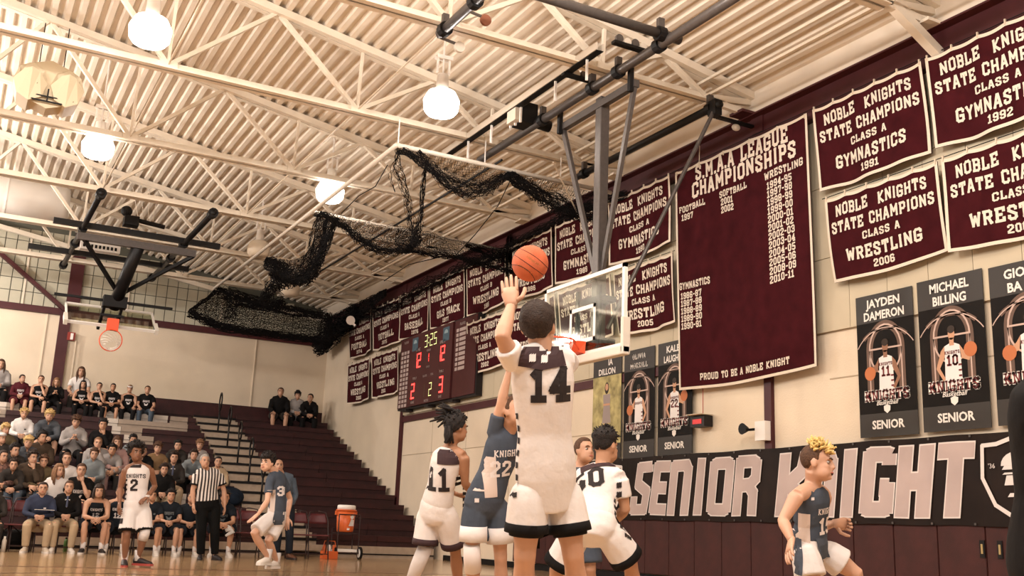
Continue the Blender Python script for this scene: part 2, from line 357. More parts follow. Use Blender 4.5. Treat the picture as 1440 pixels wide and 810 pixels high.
# ---------------------------------------------------------------- roof trusses
TY = [4.35, 7.6, 10.83, 14.1, 17.35, 20.6, 23.85, 27.1]
ordn = ['out of frame nearest', 'nearest visible', 'second nearest', 'third nearest', 'fourth nearest', 'fifth nearest', 'second farthest', 'farthest']
ZB = 6.75
bot = [-6.3, -3.55, -.8, 1.95, 4.73, 7.0, 8.75]; top = [-4.9, -2.2, .5, 3.4, 5.98, 8.0]
for k, y in enumerate(TY):
    t = empty('roof_truss', (0, y, ZB), 0, 'cream steel roof truss, %s to the camera' % ordn[k] if k < 6 else 'cream steel roof truss, %s from the camera' % ordn[k], 'truss', 'roof trusses')
    def tz(x): return roof(x)-.06-ZB
    e = 8.75
    for s in (-1, 1): MB().box(-14, e, s*.055-.05, s*.055+.05, -.05, -.035).add([], []).box(-14, e, s*.012-.006, s*.012+.006, -.05, .07).build('bottom_chord', M_truss, t)
    for s in (-1, 1):
        MB().bar((XW-.02, s*.06, tz(XW-.02)), (-6.1, s*.06, tz(-6.1)), .10, .11).build('top_chord', M_truss, t)
    MB().bar((-6.1, 0, tz(-6.1)), (-14, 0, tz(-14)), .2, .11).build('top_chord', M_truss, t)
    for i, tx in enumerate(top):
        for bx in (bot[i], bot[i+1]):
            MB().bar((bx, 0, .02), (tx, 0, tz(tx)), .06, .075, up=(0,1,0)).build('web', M_truss, t)
    for bx in bot[:-1]:
        MB().bar((bx, 0, .02), (bx+.02, 0, tz(bx)-.03), .04, .05, up=(0,1,0)).build('web', M_truss, t)
    MB().bar((bot[-1], 0, .02), (XW-.1, 0, .15), .09, .07, up=(0,1,0)).build('end_brace', M_truss, t)
    MB().bar((bot[-1], 0, 0), (XW-.15, 0, -.06), .09, .07, up=(0,1,0)).build('end_brace', M_truss, t)
    MB().box(XW-.5, XW-.16, -.14, .14, -.10, -.06).build('bearing_plate', M_maroon if k == 2 else M_truss, t)
    for tx in (1.95, 4.73, 7.0):
        MB().box(tx-.12, tx+.12, -.07, .07, -.04, .06).build('gusset', M_truss, t)
# knee strut near the camera and the bridging angles between trusses
tag(MB().bar((8.85, 7.6, 6.78), (XW-.05, 7.6, 6.28), .11, .11).build('knee_brace', M_truss), 'thick cream diagonal brace from nearest truss down to maroon beam', 'brace')
for (x, z, nm) in ((8.72, ZB+.01, 'lower cream bridging rod running along the truss ends'), (8.72, roof(8.72)-.16, 'upper cream bridging rod close under the roof edge'),
                   (4.73, ZB+.02, 'thin cream bridging rod crossing the bottom chords mid roof'), (1.95, ZB+.02, 'thin cream bridging rod nearest the left ceiling lamps')):
    tag(MB().bar((x, 4.3, z), (x, 27.1, z), .04 if x > 8 else .02, .04 if x > 8 else .02).build('bridging_rod', M_truss), nm, 'rod')

# air duct, far left, with its slotted diffuser
t = empty('air_duct', (-2, 26, 7.75), 0, 'fat white round air duct under the roof, far left', 'duct')
o = MB().loft([(x, 0, 0) for x in (-8, -4, 0, 3.6, 3.75)], [.5, .5, .5, .5, .44], side=(0,1,0), n=32).build('duct_shell', M_white, t, smooth=True)
for x in (-3, 0, 2.4): MB().loft([(x-.02,0,0),(x+.02,0,0)], .515, side=(0,1,0), n=32).build('seam_band', M_white, t)
t = empty('vent_box', (2.6, 26.2, 6.85), 0, 'white ceiling vent box with dark slots behind far hoop', 'vent')
MB().box(-.45, .45, -.12, .12, 0, .35).build('casing', M_white, t)
for i in range(9): MB().box(-.4+i*.09, -.35+i*.09, -.13, -.11, .05, .13).build('slot', M_blackp, t)

# ---------------------------------------------------------------- lamps
M_glow = mat('lit_lamp_globe', (1.0, .93, .84), .5, emit=9)
M_off = mat('unlit_lamp_globe', (.62, .52, .40), .3)
def lamp(x, y, lit, label):
    t = empty('high_bay_lamp', (x, y, 6.66), 0, label, 'lamp', 'high bay lamps under the roof')
    gm = MB().loft([(0,0,-.28),(0,0,-.26),(0,0,-.2),(0,0,-.06),(0,0,.06),(0,0,.10)], [.14,.20,.245,.26,.20,.10], n=28)
    g = gm.build('lens', M_glow if lit else M_off, t, smooth=True)
    MB().loft([(0,0,.09),(0,0,.14),(0,0,.34),(0,0,.36)], [.12,.09,.08,.03], n=16).build('ballast', M_white, t, smooth=True)
    MB().tube((0,0,.34),(0,0,roof(x)-6.66+.09), .015, n=6).build('stem', M_white, t)
    for s in (-1, 1): MB().bar((-.12,s*.05,.60),(.12,s*.05,.60), .02, .05).build('hanger', M_white, t)
    for s in (-1, 1): MB().box(s*.09-.012, s*.09+.012, -.02, .02, .36, .60).build('hanger', M_white, t)
    return t
lamp(1.5, 12.7, True, 'large glowing drum lamp nearest the camera at upper left')
lamp(5.5, 12.7, True, 'brightest glowing lamp beside the basketball hoop frame')
lamp(1.5, 17.55, True, 'glowing drum lamp above the far folded hoop, left side')
lamp(5.5, 17.55, True, 'glowing drum lamp left of the hanging black net')
lamp(5.5, 22.4, False, 'unlit dull white lamp hanging behind the black net')
lamp(7.3, 26.0, False, 'small unlit lamp far under the roof behind the net')
# cream speaker cluster at upper left
t = empty('ceiling_speaker', (.55, 15.3, 6.55), 0, 'cream octagonal hanging speaker cluster with two dark ports, upper left', 'speaker')
mt = mat('speaker_cream', (.50,.41,.28), .6)
for s in (-1, 1):
    MB().loft([(s*.24,-.16,.02),(s*.24,-.2,-.04),(s*.24,.28,-.04)], [(.14,.2),(.22,.30),(.20,.28)], n=8).build('horn', mt, t)
    MB().box(s*.20-.05, s*.20+.05, -.26, -.2, -.08, .02).build('port', M_blackp, t)
    MB().tube((s*.16,0,.1),(s*.16,0,.95), .008, n=5).build('hanging_cable', M_blackp, t)
MB().loft([(0,-.16,-.02),(0,.22,-.02)], [(.42,.36),(.40,.34)], n=8).build('cabinet', mt, t)
for k, z in enumerate((-.24, -.31)): MB().box(-.34+.08*k, .34-.1*k, -.24, -.21, z, z+.018).build('slot', M_blackp, t)
MB().box(-.01, .01, -.25, -.22, -.30, -.12).build('rod', M_blackp, t)

# ---------------------------------------------------------------- bleachers
NR = 14
def rowY(i): return 21.27+.6125*i
def rowZ(i): return .46+.235*i
M_seat = mat('maroon_bleacher_plastic', (.034, .007, .007), .5, var=.35, scale=5)
M_riser = mat('dark_bleacher_riser', (.030, .008, .008), .6, var=.3, scale=6)
M_seatw = mat('white_bleacher_plastic', (.62, .53, .45), .5, var=.05)
M_seatt = mat('tan_bleacher_plastic', (.34, .26, .20), .5, var=.1)
M_step = mat('tan_aisle_step', (.36, .28, .21), .6, var=.1, scale=10)
bl = empty('bleachers', (4, 21.27, 0), 0, 'tall maroon telescopic bleachers against the far wall with a tan stepped aisle', 'bleachers')
AX0, AX1, BX1 = 5.86, 7.0, XW-.12
def rowx(px, i):                                   # where the pixel column crosses the front edge of row i
    lo, hi = -3., 12.
    for _ in range(40):
        md = (lo+hi)/2; p = V((md, rowY(i), rowZ(i)-.1))-CAM
        if 720+FPX*p.dot(RIGHT)/p.dot(FWD) < px: lo = md
        else: hi = md
    return lo
patches = {}
def patch(px0, px1, py, m):
    best = min(range(NR), key=lambda i: abs(405-FPX*((V((rowx(px0, i), rowY(i), rowZ(i)-.11))-CAM).dot(UP)/(V((rowx(px0, i), rowY(i), 0))-CAM).dot(FWD))-py))
    patches.setdefault(best, []).append((rowx(px0, best), rowx(px1, best), m))
for p_ in [(-20, 9, 571, M_seatw), (138, 236, 586, M_seatw), (166, 264, 598, M_seatt), (-20, 8, 590, M_seatt), (8, 27, 581, M_seatt), (150, 166, 598, M_seatw),
           (157, 170, 606, M_seatw), (170, 200, 611, M_seatt), (239, 264, 598, M_seatt), (174, 182, 625, M_seatw), (182, 216, 624, M_seatt), (-20, 8, 603, M_seatw),
           (196, 262, 699, M_seatw), (6, 60, 700, M_seatw), (-10, 50, 686, M_seatw), (215, 240, 684, M_seatw), (60, 110, 722, M_seatt)]:
    patch(*p_)
def plank(i, x0, x1, m):
    y, z = rowY(i), rowZ(i)
    MB().box(x0+.004, x1-.004, y-4*0-.0, y+.28, z-.115, z).build('seat_board', m, bl)
    MB().box(x0+.004, x1-.004, y+.025, y+.05, z-.24, z-.118).build('riser', M_riser if m == M_seat else m, bl)
for i in range(NR):
    y, z = rowY(i), rowZ(i)
    MB().box(AX0-12, BX1, y+.05, y+.66, z-.26, z-.20).build('foot_deck', M_riser, bl)
    for x in [AX1+k*(BX1-AX1)/2 for k in range(2)]: plank(i, x, x+(BX1-AX1)/2, M_seat)
    ps = sorted([p_ for p_ in patches.get(i, []) if p_[1] > p_[0]], key=lambda q: q[0]); x = AX0-12
    lim = AX0-.05
    for (a, b, m_) in ps:
        a = max(a, x); b = min(b, lim)
        if b-a < .1: continue
        while a-x > 2.4: plank(i, x, x+2, M_seat); x += 2
        if a-x > .02: plank(i, x, a, M_seat)
        plank(i, a, b, m_); x = b
    while lim-x > 2.6: plank(i, x, x+2, M_seat); x += 2
    plank(i, x, lim, M_seat)
    # aisle: two steps per row with black nosing
    for k in range(2):
        zz = z-.235/2*(1-k)-.10; yy = y-.30+.306*k
        MB().box(AX0, AX1, yy, yy+.33, zz-.118, zz).build('aisle_step', M_step, bl)
        if k: MB().box(AX0, AX1, yy-.02, yy+.03, zz-.045, zz+.012).build('step_nosing', M_blackp, bl)
MB().box(AX0-12, BX1, rowY(13)+.6, rowY(13)+.66, 3.3, 3.86).build('back_board', M_seat, bl)
MB().box(AX0-12, BX1, 21.29, 21.34, .09, .24).build('kick_panel', M_step, bl)
MB().box(AX0-12, BX1, 21.28, 21.34, .065, .09).build('kick_strip', M_blackp, bl)
MB().box(AX0-12, BX1, 21.30, 21.34, 0, .065).build('kick_panel', M_step, bl)
for i in range(NR):
    y, z = rowY(i), rowZ(i); MB().box(BX1-.03, BX1, y+.02, YF-.3, max(z-.235, 0), z-.115).build('end_panel', M_riser, bl)
rebase(bl, (4, 21.27, 0))
# aisle handrails
hr = None
nm = ['topmost', 'second from top', 'third from top', 'fourth from top', 'fifth from top', 'lowest']
for k in range(6):
    i = 11-2*k; x, y, z = 6.30, rowY(i)+.12, rowZ(i)-.1
    if hr is None:
        hr = empty('aisle_handrail', (x, y, z), 0)
        MB().tube((0,0,0),(.0,0,.62), .022, n=8).build('post', M_black, hr, smooth=True)
        lp = [( .03*math.sin(a), .26*math.sin(a)-.0, .78+.24*math.cos(a)) for a in [2*PI*j/20 for j in range(21)]]
        lp = [(q[0]+.0, q[1], q[2]) for q in lp]
        MB().loft(lp, .02, side=(1,0,0), n=7).build('loop', M_black, hr, smooth=True)
        MB().box(-.09, .09, -.05, .05, 0, .02).build('foot_plate', M_black, hr); r = hr
    else: r = copy_tree(hr); r.location = (x, y, z)
    tag(r, 'black loop handrail on the bleacher aisle, %s' % nm[k], 'handrail', 'handrails on the bleacher aisle')

# ---------------------------------------------------------------- championship banners
random.seed(3)
def banner(y1, y0, z1, z0, lines, label, seed, far=False, big=False):
    """y1 is the far (left) edge, y0 the near (right) edge"""
    rnd = random.Random(seed); ph = rnd.uniform(0, 6); W = y1-y0; H = z1-z0
    amp = rnd.uniform(.018, .034); kf = rnd.uniform(5, 9); c1, c2 = rnd.uniform(0, .06), rnd.uniform(0, .05); gn = 5
    def surf(u, v, off=0.):                        # u 0..1 left to right, v 0 bottom .. 1 top
        d = (1-v)**1.2
        x = XW-.24+.08*(1-v)-amp*(math.sin(kf*u+ph)+.5*math.sin(2.3*kf*u+ph*2+2*v))*(.25+d)-off
        sag = -.022*abs(math.sin(PI*gn*u))*v
        z = z0+H*v+sag+(c1*u**3+c2*(1-u)**3-.03*math.sin(PI*u))*(1-v)
        y = y1-W*u+(.02*math.sin(3*v+ph)+.03*(u-.5)*(1-v))*(1-v)
        return (x, y, z)
    t = empty('championship_banner', ((XW-.2), (y1+y0)/2, z1), 0, label, 'banner', 'championship banners on the right wall')
    nu, nv = (40, 40) if big else (26, 12)
    mb = MB()
    for off in (0., -.006):
        b = len(mb.v)
        for j in range(nv+1):
            for i in range(nu+1): mb.v.append(surf(i/nu, j/nv, off))
        for j in range(nv):
            for i in range(nu):
                a = b+j*(nu+1)+i; mb.f.append((a, a+1, a+nu+2, a+nu+1) if off == 0 else (a, a+nu+1, a+nu+2, a+1))
    mb.build('cloth', M_banner, t, smooth=True)
    bw = .04; mb = MB()
    def strip(p, q, inner, n):
        b = len(mb.v)
        for i in range(n+1):
            s = i/n; a = (p[0]+(q[0]-p[0])*s, p[1]+(q[1]-p[1])*s)
            mb.v.append(surf(a[0], a[1], .008)); mb.v.append(surf(a[0]+inner[0], a[1]+inner[1], .008))
        mb.f.extend((b+2*i, b+2*i+1, b+2*i+3, b+2*i+2) for i in range(n))
    iu, iv = bw/W, bw/H
    strip((0,0), (1,0), (0, iv), nu*2); strip((0,1), (1,1), (0,-iv), nu*2); strip((0,0), (0,1), (iu, 0), nv*2); strip((1,0), (1,1), (-iu, 0), nv*2)
    mb.build('border', M_cream, t)
    mb = MB(); fn = lambda x, y: surf(x/W, y/H, .010)
    if big:
        for s, x, z, h, al, mw in lines: text(mb, s, x*W, z*H, h, fn, al, maxw=mw*W, sub=2.)
    else:
        for s, yc, h, ws, mw in lines: text(mb, s, W/2, yc*H, h*H, fn, 'c', wscale=ws, maxw=mw*W, sub=2.5)
    mb.build('lettering', M_letter, t)
    mb = MB()
    for i in range(gn+1):
        p = surf(min(.985, max(.015, i/gn)), .985, .004); mb.box(p[0]-.012, p[0]+.01, p[1]-.008, p[1]+.008, p[2]-.01, p[2]+.055)
    mb.build('hooks', M_rope, t)
    rebase(t, (XW-.2, (y1+y0)/2, z1)); return t
def champ(cls, sport, year):
    return [('NOBLE  KNIGHTS', .765, .135, 1.12, .80), ('STATE CHAMPIONS', .57, .135, 1.08, .90), ('CLASS '+cls, .425, .085, 1.2, .5), (sport, .21, .145, 1.1, .66), (year, .085, .085, 1.2, .3)]
TZ, TB, SZ, SB = 6.33, 5.19, 5.02, 3.91
banner(7.74, 5.95, TZ, TB, champ('A', 'GYMNASTICS', '1992'), 'maroon gymnastics 1992 championship banner cut by the right frame edge', 11)
banner(9.58, 7.81, TZ, TB, champ('A', 'GYMNASTICS', '1991'), 'maroon class A gymnastics 1991 championship banner right of the tall banner', 12)
banner(14.50, 12.74, TZ, TB, champ('A', 'GYMNASTICS', '1990'), 'maroon class A gymnastics banner just left of the tall league banner, upper row', 13)
banner(16.30, 14.57, TZ, TB, champ('A', 'GYMNASTICS', '1989'), 'maroon gymnastics banner behind the hoop mast, above the glass backboard', 14)
banner(18.17, 16.42, TZ, TB, champ('A', 'WRESTLING', '1986'), 'maroon wrestling 1986 banner partly behind the flying basketball', 15)
banner(20.12, 18.28, TZ, TB, champ('B', 'WRESTLING', '1985'), 'maroon class B wrestling 1985 banner above the shooting hand', 16)
banner(22.12, 20.24, TZ, TB, champ('B', 'GIRLS TRACK', '1977'), 'maroon class B girls track banner above the scoreboard', 17)
banner(23.92, 22.16, TZ, TB, champ('A', 'BASEBALL', '1976'), 'maroon baseball championship banner above the scoreboard left end', 18)
banner(25.88, 24.00, TZ, TB, champ('A', 'FOOTBALL', '1975'), 'maroon football banner, second from the far end of the upper row', 19)
banner(27.75, 25.96, TZ, TB, champ('A', 'FOOTBALL', '1974'), 'maroon football banner at the far end of the upper row', 20)
banner(7.60, 5.82, SZ, SB, champ('A', 'WRESTLING', '2007'), 'maroon wrestling banner at the right frame edge, lower row', 21)
banner(9.41, 7.66, SZ, SB, champ('A', 'WRESTLING', '2006'), 'maroon class A wrestling 2006 banner above the senior posters', 22)
banner(14.30, 12.63, SZ, SB, champ('A', 'WRESTLING', '2005'), 'maroon class A wrestling 2005 banner right beside the backboard, lower row', 23)
banner(16.15, 14.40, SZ, SB, champ('A', 'WRESTLING', '2004'), 'maroon wrestling banner seen through the glass backboard', 24)
banner(18.05, 16.25, SZ, SB, champ('A', 'WRESTLING', '2003'), 'maroon wrestling banner behind the shooter head, lower row', 25)
banner(19.98, 18.24, SZ, SB, champ('A', 'WRESTLING', '2002'), 'maroon class A wrestling 2002 banner at the scoreboard right end', 26)
banner(25.70, 23.85, SZ, SB, champ('A', 'WRESTLING', '2001'), 'maroon wrestling banner just left of the scoreboard, lower row', 27)
banner(27.50, 25.80, SZ, SB, champ('A', 'WRESTLING', '2000'), 'maroon wrestling banner at the far end of the lower row', 28)
BG = [('S.M.A.A LEAGUE', .52, .922, .24, 'c', .70), ('CHAMPIONSHIPS', .53, .848, .24, 'c', .78), ('FOOTBALL', .03, .80, .10, 'l', .30), ('1997', .05, .762, .10, 'l', .14),
      ('SOFTBALL', .36, .80, .10, 'l', .28), ('2001', .37, .765, .10, 'l', .2), ('2002', .37, .73, .10, 'l', .2), ('WRESTLING', .70, .80, .11, 'l', .27)]
for i, s in enumerate(['1994-95','1997-98','1998-99','1999-00','2000-01','2001-02','2002-03','2003-04','2004-05','2005-06','2008-09','2010-11']):
    BG.append((s, .715, .758-.0355*i, .105, 'l', .22))
BG.append(('GYMNASTICS', .02, .445, .11, 'l', .24))
for i, s in enumerate(['1986-87','1987-88','1988-89','1989-90','1990-91']): BG.append((s, .03, .402-.034*i, .10, 'l', .2))
BG.append(('PROUD TO BE A NOBLE KNIGHT', .5, .035, .10, 'c', .70))
banner(12.58, 9.68, 6.32, 2.84, BG, 'very tall maroon league championships banner with columns of years', 30, big=True)
for z, y0, y1, nm_ in ((6.375, 5.5, 28, 'thin dark cable carrying the upper row of banners'), (5.06, 5.5, 9.5, 'thin dark cable carrying the lower banners nearest the camera'), (5.06, 12.65, 20.0, 'thin dark cable carrying the lower banners behind the backboard')):
    tag(MB().tube((XW-.2, y0, z), (XW-.2, y1, z), .006, n=5).build('banner_cable', M_blackp), nm_, 'cable')

# ---------------------------------------------------------------- senior posters
M_pdark = mat('poster_dark', (.009, .007, .006), .6, var=.2, scale=3, spec=.1)
M_pdark2 = mat('poster_grey', (.030, .024, .020), .5)
M_plet = mat('poster_letter', (.72, .66, .60), .6)
M_parc = mat('poster_arc', (.50, .36, .30), .6); M_parc2 = mat('poster_arc_halo', (.12, .07, .05), .6)
M_pskin = mat('poster_skin', (.50, .27, .16), .6); M_pskin2 = mat('poster_skin_brown', (.25, .12, .07), .6)
M_pwhite = mat('poster_white', (.70, .65, .62), .6); M_pball = mat('poster_ball', (.45, .14, .05), .6)
M_phair = mat('poster_hair', (.03, .018, .012), .6); M_pgrass = mat('poster_meadow', (.36, .30, .13), .7, var=.5, scale=6)
M_pdress = mat('poster_dress', (.30, .24, .22), .7); M_prib = mat('poster_maroon', (.16, .03, .03), .6)
def poster(y1, y0, z1, z0, names, num, kind, label, ball=1, skin=None, serif=False, nx=(0, 0)):
    W, H = y1-y0, z1-z0; x = XW-.06; skin = skin or M_pskin
    t = empty('senior_poster', (x, (y1+y0)/2, z0), 0, label, 'poster', 'senior player posters on the right wall')
    MB().box(x-.004, x, y0, y1, z0, z1).build('vinyl_sheet', M_pdark, t)
    f = lambda k: (lambda a, b: (x-.005-.0012*k, y1-a, z0+b))
    def ov(cx, cy, rx, ry, k, mb, n=18, a0=0, a1=2*PI): 
        mb.add([f(k)(cx+rx*math.cos(a0+(a1-a0)*i/n), cy+ry*math.sin(a0+(a1-a0)*i/n)) for i in range(n)], [tuple(range(n))])
    def arc(cx, cy, rx, ry, w, k, mb, a0, a1, n=24):
        b = len(mb.v)
        for i in range(n+1):
            a = a0+(a1-a0)*i/n
            for s in (-1, 1): mb.v.append(f(k)(cx+(rx+s*w/2)*math.cos(a), cy+(ry+s*w/2)*math.sin(a)))
        mb.f.extend((b+2*i, b+2*i+1, b+2*i+3, b+2*i+2) for i in range(n))
    def rect(a0, a1, b0, b1, k, mb): mb.add([f(k)(a0,b0), f(k)(a1,b0), f(k)(a1,b1), f(k)(a0,b1)], [(0,1,2,3)])
    def pg(pts, k, mb): mb.add([f(k)(*p) for p in pts], [tuple(range(len(pts)))])
    mb = MB(); rect(0, W, H*.80, H, 1, mb); rect(0, W, 0, H*.16, 1, mb); mb.build('title_bands', M_pdark2, t)
    mb = MB(); cx = W/2
    if serif:
        for i, s in enumerate(names): text(mb, s, cx, H*(.905-.085*i), H*.052, f(6), 'c', maxw=W*.82, thick=.9)
    else:
        for i, s in enumerate(names): plain(s, H*.058, f(6), cx+nx[i], H*(.905-.088*i), mb, offset=.03, wscale=min(1., 6.2/len(s))*1.0)
    plain('SENIOR', H*.056, f(6), cx, H*.055, mb, offset=.03)
    mb.build('lettering', M_plet, t)
    if kind == 'meadow':
        mb = MB(); rect(0, W, H*.14, H*.80, 2, mb); mb.build('meadow_print', M_pgrass, t)
        mb = MB(); pg([(cx-.13, H*.34), (cx+.13, H*.34), (cx+.10, H*.50), (cx+.11, H*.62), (cx-.11, H*.62), (cx-.09, H*.50)], 3, mb); mb.build('dress_print', M_pdress, t)
        mb = MB(); ov(cx, H*.69, .045, .06, 4, mb); rect(cx-.1, cx+.1, H*.51, H*.53, 4, mb); rect(cx-.06, cx-.02, H*.20, H*.34, 3, mb); rect(cx+.02, cx+.06, H*.20, H*.34, 3, mb); mb.build('skin_print', skin, t)
        mb = MB(); ov(cx, H*.68, .065, .10, 3, mb); mb.build('hair_print', M_phair, t)
    else:
        mb = MB(); arc(cx, H*.60, .24, .30, .10, 2, mb, 0, PI); rect(cx-.29, cx-.19, H*.3, H*.6, 2, mb); rect(cx+.19, cx+.29, H*.3, H*.6, 2, mb); arc(cx, H*.52, .46, .40, .05, 2, mb, .25*PI, .75*PI); mb.build('arch_halo', M_parc2, t)
        mb = MB(); arc(cx, H*.60, .24, .30, .022, 3, mb, 0, 2*PI); rect(cx-.25, cx-.232, H*.28, H*.6, 3, mb); rect(cx+.232, cx+.25, H*.28, H*.6, 3, mb)
        arc(cx, H*.48, .50, .47, .012, 3, mb, .18*PI, .82*PI); rect(cx-.23, cx+.23, H*.60, H*.612, 3, mb); mb.build('arch_lines', M_parc, t)
        mb = MB(); s = 1 if ball > 0 else -1
        pg([(cx-.11, H*.28), (cx+.12, H*.28), (cx+.11, H*.45), (cx+.10, H*.54), (cx+.035, H*.555), (cx-.035, H*.555), (cx-.10, H*.54), (cx-.10, H*.45)], 4, mb); mb.build('jersey_print', M_pwhite, t)
        mb = MB(); ov(cx, H*.615, .045, .068, 5, mb); rect(cx-.03, cx+.03, H*.54, H*.59, 5, mb)
        pg([(cx-s*.10, H*.54), (cx-s*.15, H*.51), (cx-s*.22, H*.40), (cx-s*.13, H*.315), (cx-s*.10, H*.33), (cx-s*.17, H*.40), (cx-s*.10, H*.47)], 5, mb)
        pg([(cx+s*.10, H*.54), (cx+s*.15, H*.50), (cx+s*.24, H*.46), (cx+s*.22, H*.43), (cx+s*.12, H*.45)], 5, mb); mb.build('skin_print', skin, t)
        mb = MB(); ov(cx, H*.645, .05, .045, 6, mb); mb.build('hair_print', M_phair, t)
        mb = MB(); ov(cx+s*.24, H*(.50 if ball > 0 else .44), .085, .085, 6, mb); mb.build('ball_print', M_pball, t)
        mb = MB(); num and text(mb, num, cx, H*.41, H*.07, f(6), 'c', serif=False); text(mb, 'KNIGHTS', cx, H*.485, H*.022, f(6), 'c', serif=True); 
        for i in range(4): rect(cx+.075, cx+.115, H*(.30+.035*i), H*(.312+.035*i), 6, mb)
        mb.build('number_print', M_prib, t)
        mb = MB(); text(mb, 'KNIGHTS', cx, H*.245, H*.075, f(7), 'c', maxw=W*.84, thick=1.6); mb.build('logo_outline', M_plet, t)
        mb = MB(); text(mb, 'KNIGHTS', cx, H*.247, H*.071, f(8), 'c', maxw=W*.82, thick=.8); mb.build('logo_fill', M_prib, t)
        mb = MB(); plain('Basketball', H*.032, f(9), cx, H*.215, mb, offset=.01, shear=.35)
        pg([(cx-.05, H*.205), (cx, H*.215), (cx+.05, H*.205), (cx+.045, H*.175), (cx, H*.155), (cx-.045, H*.175)], 8, mb); mb.build('logo_script', M_plet, t)
    rebase(t, (x, (y1+y0)/2, z0))
poster(9.12, 8.25, 3.68, 1.94, ['JAYDEN', 'DAMERON'], '11', 'arch', 'dark senior poster with number 11 player holding ball at left shoulder', ball=-1, skin=M_pskin2)
poster(8.18, 7.30, 3.70, 1.95, ['MICHAEL', 'BILLING'], '10', 'arch', 'dark senior poster with number 10 player holding ball at right')
poster(7.22, 6.35, 3.68, 1.96, ['GIO', 'BA'], '', 'arch', 'dark senior poster cut off by the right frame edge', ball=-1, nx=(-.12, -.13))
poster(14.18, 13.33, 3.66, 1.89, ['OLIVIA', 'MORRILL'], '', 'arch', 'dark senior poster of long-haired player with serif name lettering', ball=-1, serif=True)
poster(13.24, 12.38, 3.66, 1.90, ['KALEB', 'LAUGHLIN'], '22', 'arch', 'dark senior poster tucked behind the tall banner left edge')
poster(15.12, 14.26, 3.66, 1.92, ['IA', 'DILLON'], '', 'meadow', 'senior poster with a yellow meadow photo below the backboard', nx=(.10, 0))

# ---------------------------------------------------------------- long team banner
M_bband = mat('long_banner_vinyl', (.013, .007, .005), .5, var=.35, scale=2, spec=.12)
M_bsil = mat('banner_silver', (.44, .34, .31), .5, var=.10, scale=1.5); M_bsil2 = mat('banner_silver_edge', (.64, .57, .53), .5)
y1, y0, z1, z0 = 15.5, 4.6, 1.90, .93; xx = XW-.085
t = empty('team_banner', (xx, 10, z0), 0, 'long black vinyl banner with huge silver italic letters above the wall pads', 'banner')
mb = MB(); n = 80
def bsurf(a, b, off=0.):
    d = .006*math.sin(a*3.1)+.004*math.sin(a*7+2*b); return (xx-.01-d-off, y1-a, z0+b-.012*abs(math.sin(a*PI/1.1)))
for i in range(n+1):
    a = (y1-y0)*i/n
    mb.v += [bsurf(a, 0), bsurf(a, (z1-z0)), tuple(V(bsurf(a, 0))+V((.006,0,0))), tuple(V(bsurf(a, z1-z0))+V((.006,0,0)))]
for i in range(n): b = 4*i; mb.f += [(b, b+4, b+5, b+1), (b+2, b+3, b+7, b+6), (b, b+2, b+6, b+4), (b+1, b+5, b+7, b+3)]
mb.build('vinyl', M_bband, t)
BW = {'S': (2.5, [[(2.05,5.0),(2.05,5.55),(.95,5.55),(.85,3.5),(1.95,2.6),(1.8,.45),(.45,.45),(.45,1.7)]]),
 'E': (2.3, [[(1.85,5.5),(.6,5.5),(.45,.5),(1.75,.5)],[(.5,3),(1.6,3)]]), 'n': (2.6, [[(.5,0.05),(.5,5.5),(1.7,5.5),(1.95,4.9),(1.95,.05)]]),
 'I': (1.25, [[(.6,.05),(.6,5.95)]]), 'O': (2.6, [[(.5,.7),(.5,5.3),(.75,5.5),(1.75,5.5),(2,5.3),(2,.7),(1.75,.5),(.75,.5),(.5,.7)]]),
 'R': (2.6, [[(.5,.05),(.5,5.5),(1.75,5.5),(2.08,5.2),(2.08,3.7),(1.6,3.05),(.6,3)],[(1.5,3),(1.95,2.2),(1.98,.05)]]),
 'K': (2.9, [[(.5,.05),(.5,5.95)],[(2.25,5.9),(2.05,4.2),(.9,3.0),(2.05,1.9),(2.25,.1)]]),
 'G': (2.6, [[(2.0,4.6),(2,5.3),(1.75,5.5),(.75,5.5),(.5,5.3),(.5,.7),(.75,.5),(1.75,.5),(2,.7),(2,2.5),(1.5,2.5)]]),
 'H': (2.7, [[(.5,.05),(.5,5.95)],[(2.05,.05),(2.05,5.95)],[(.5,3),(2.05,3)]]), 'T': (2.6, [[(1.25,.05),(1.25,5.5)],[(.2,5.5),(2.3,5.5)]]), 'N': (2.6, [[(.5,0.05),(.5,5.5),(1.7,5.5),(1.95,4.9),(1.95,.05)]])}
def big_letters(mb, word, xs, h, foot, thick, off, grow):
    k = h/6.
    for ch, xa, xb in zip(word, xs[::2], xs[1::2]):
        w_, st = BW[ch]; kw = (xb-xa)/w_
        for pl in st:
            for a, b in zip(pl, pl[1:]):
                ax, ay, bx, by = a[0]*kw, a[1]*k, b[0]*kw, b[1]*k; L = math.hypot(bx-ax, by-ay); tx, ty = (bx-ax)/L, (by-ay)/L; wd = thick/2+grow
                e = wd*.55 if L > .1 else .02
                if abs(ty) > .9 and (min(a[1], b[1]) < .2): pass
                ax -= tx*e; ay -= ty*e; bx += tx*e; by += ty*e; nn = max(1, int(L/.15)); pts = []
                for i in range(nn+1):
                    qx, qy = ax+(bx-ax)*i/nn, ay+(by-ay)*i/nn
                    for s in (1, -1):
                        cxx, cyy = qx-ty*s*wd, qy+tx*s*wd; cyy = min(max(cyy, -grow), h+grow)
                        pts.append(bsurf(xa+cxx+.15*(cyy-h/2), foot+cyy, off))
                mb.add(pts, [(2*i, 2*i+1, 2*i+3, 2*i+2) for i in range(nn)])
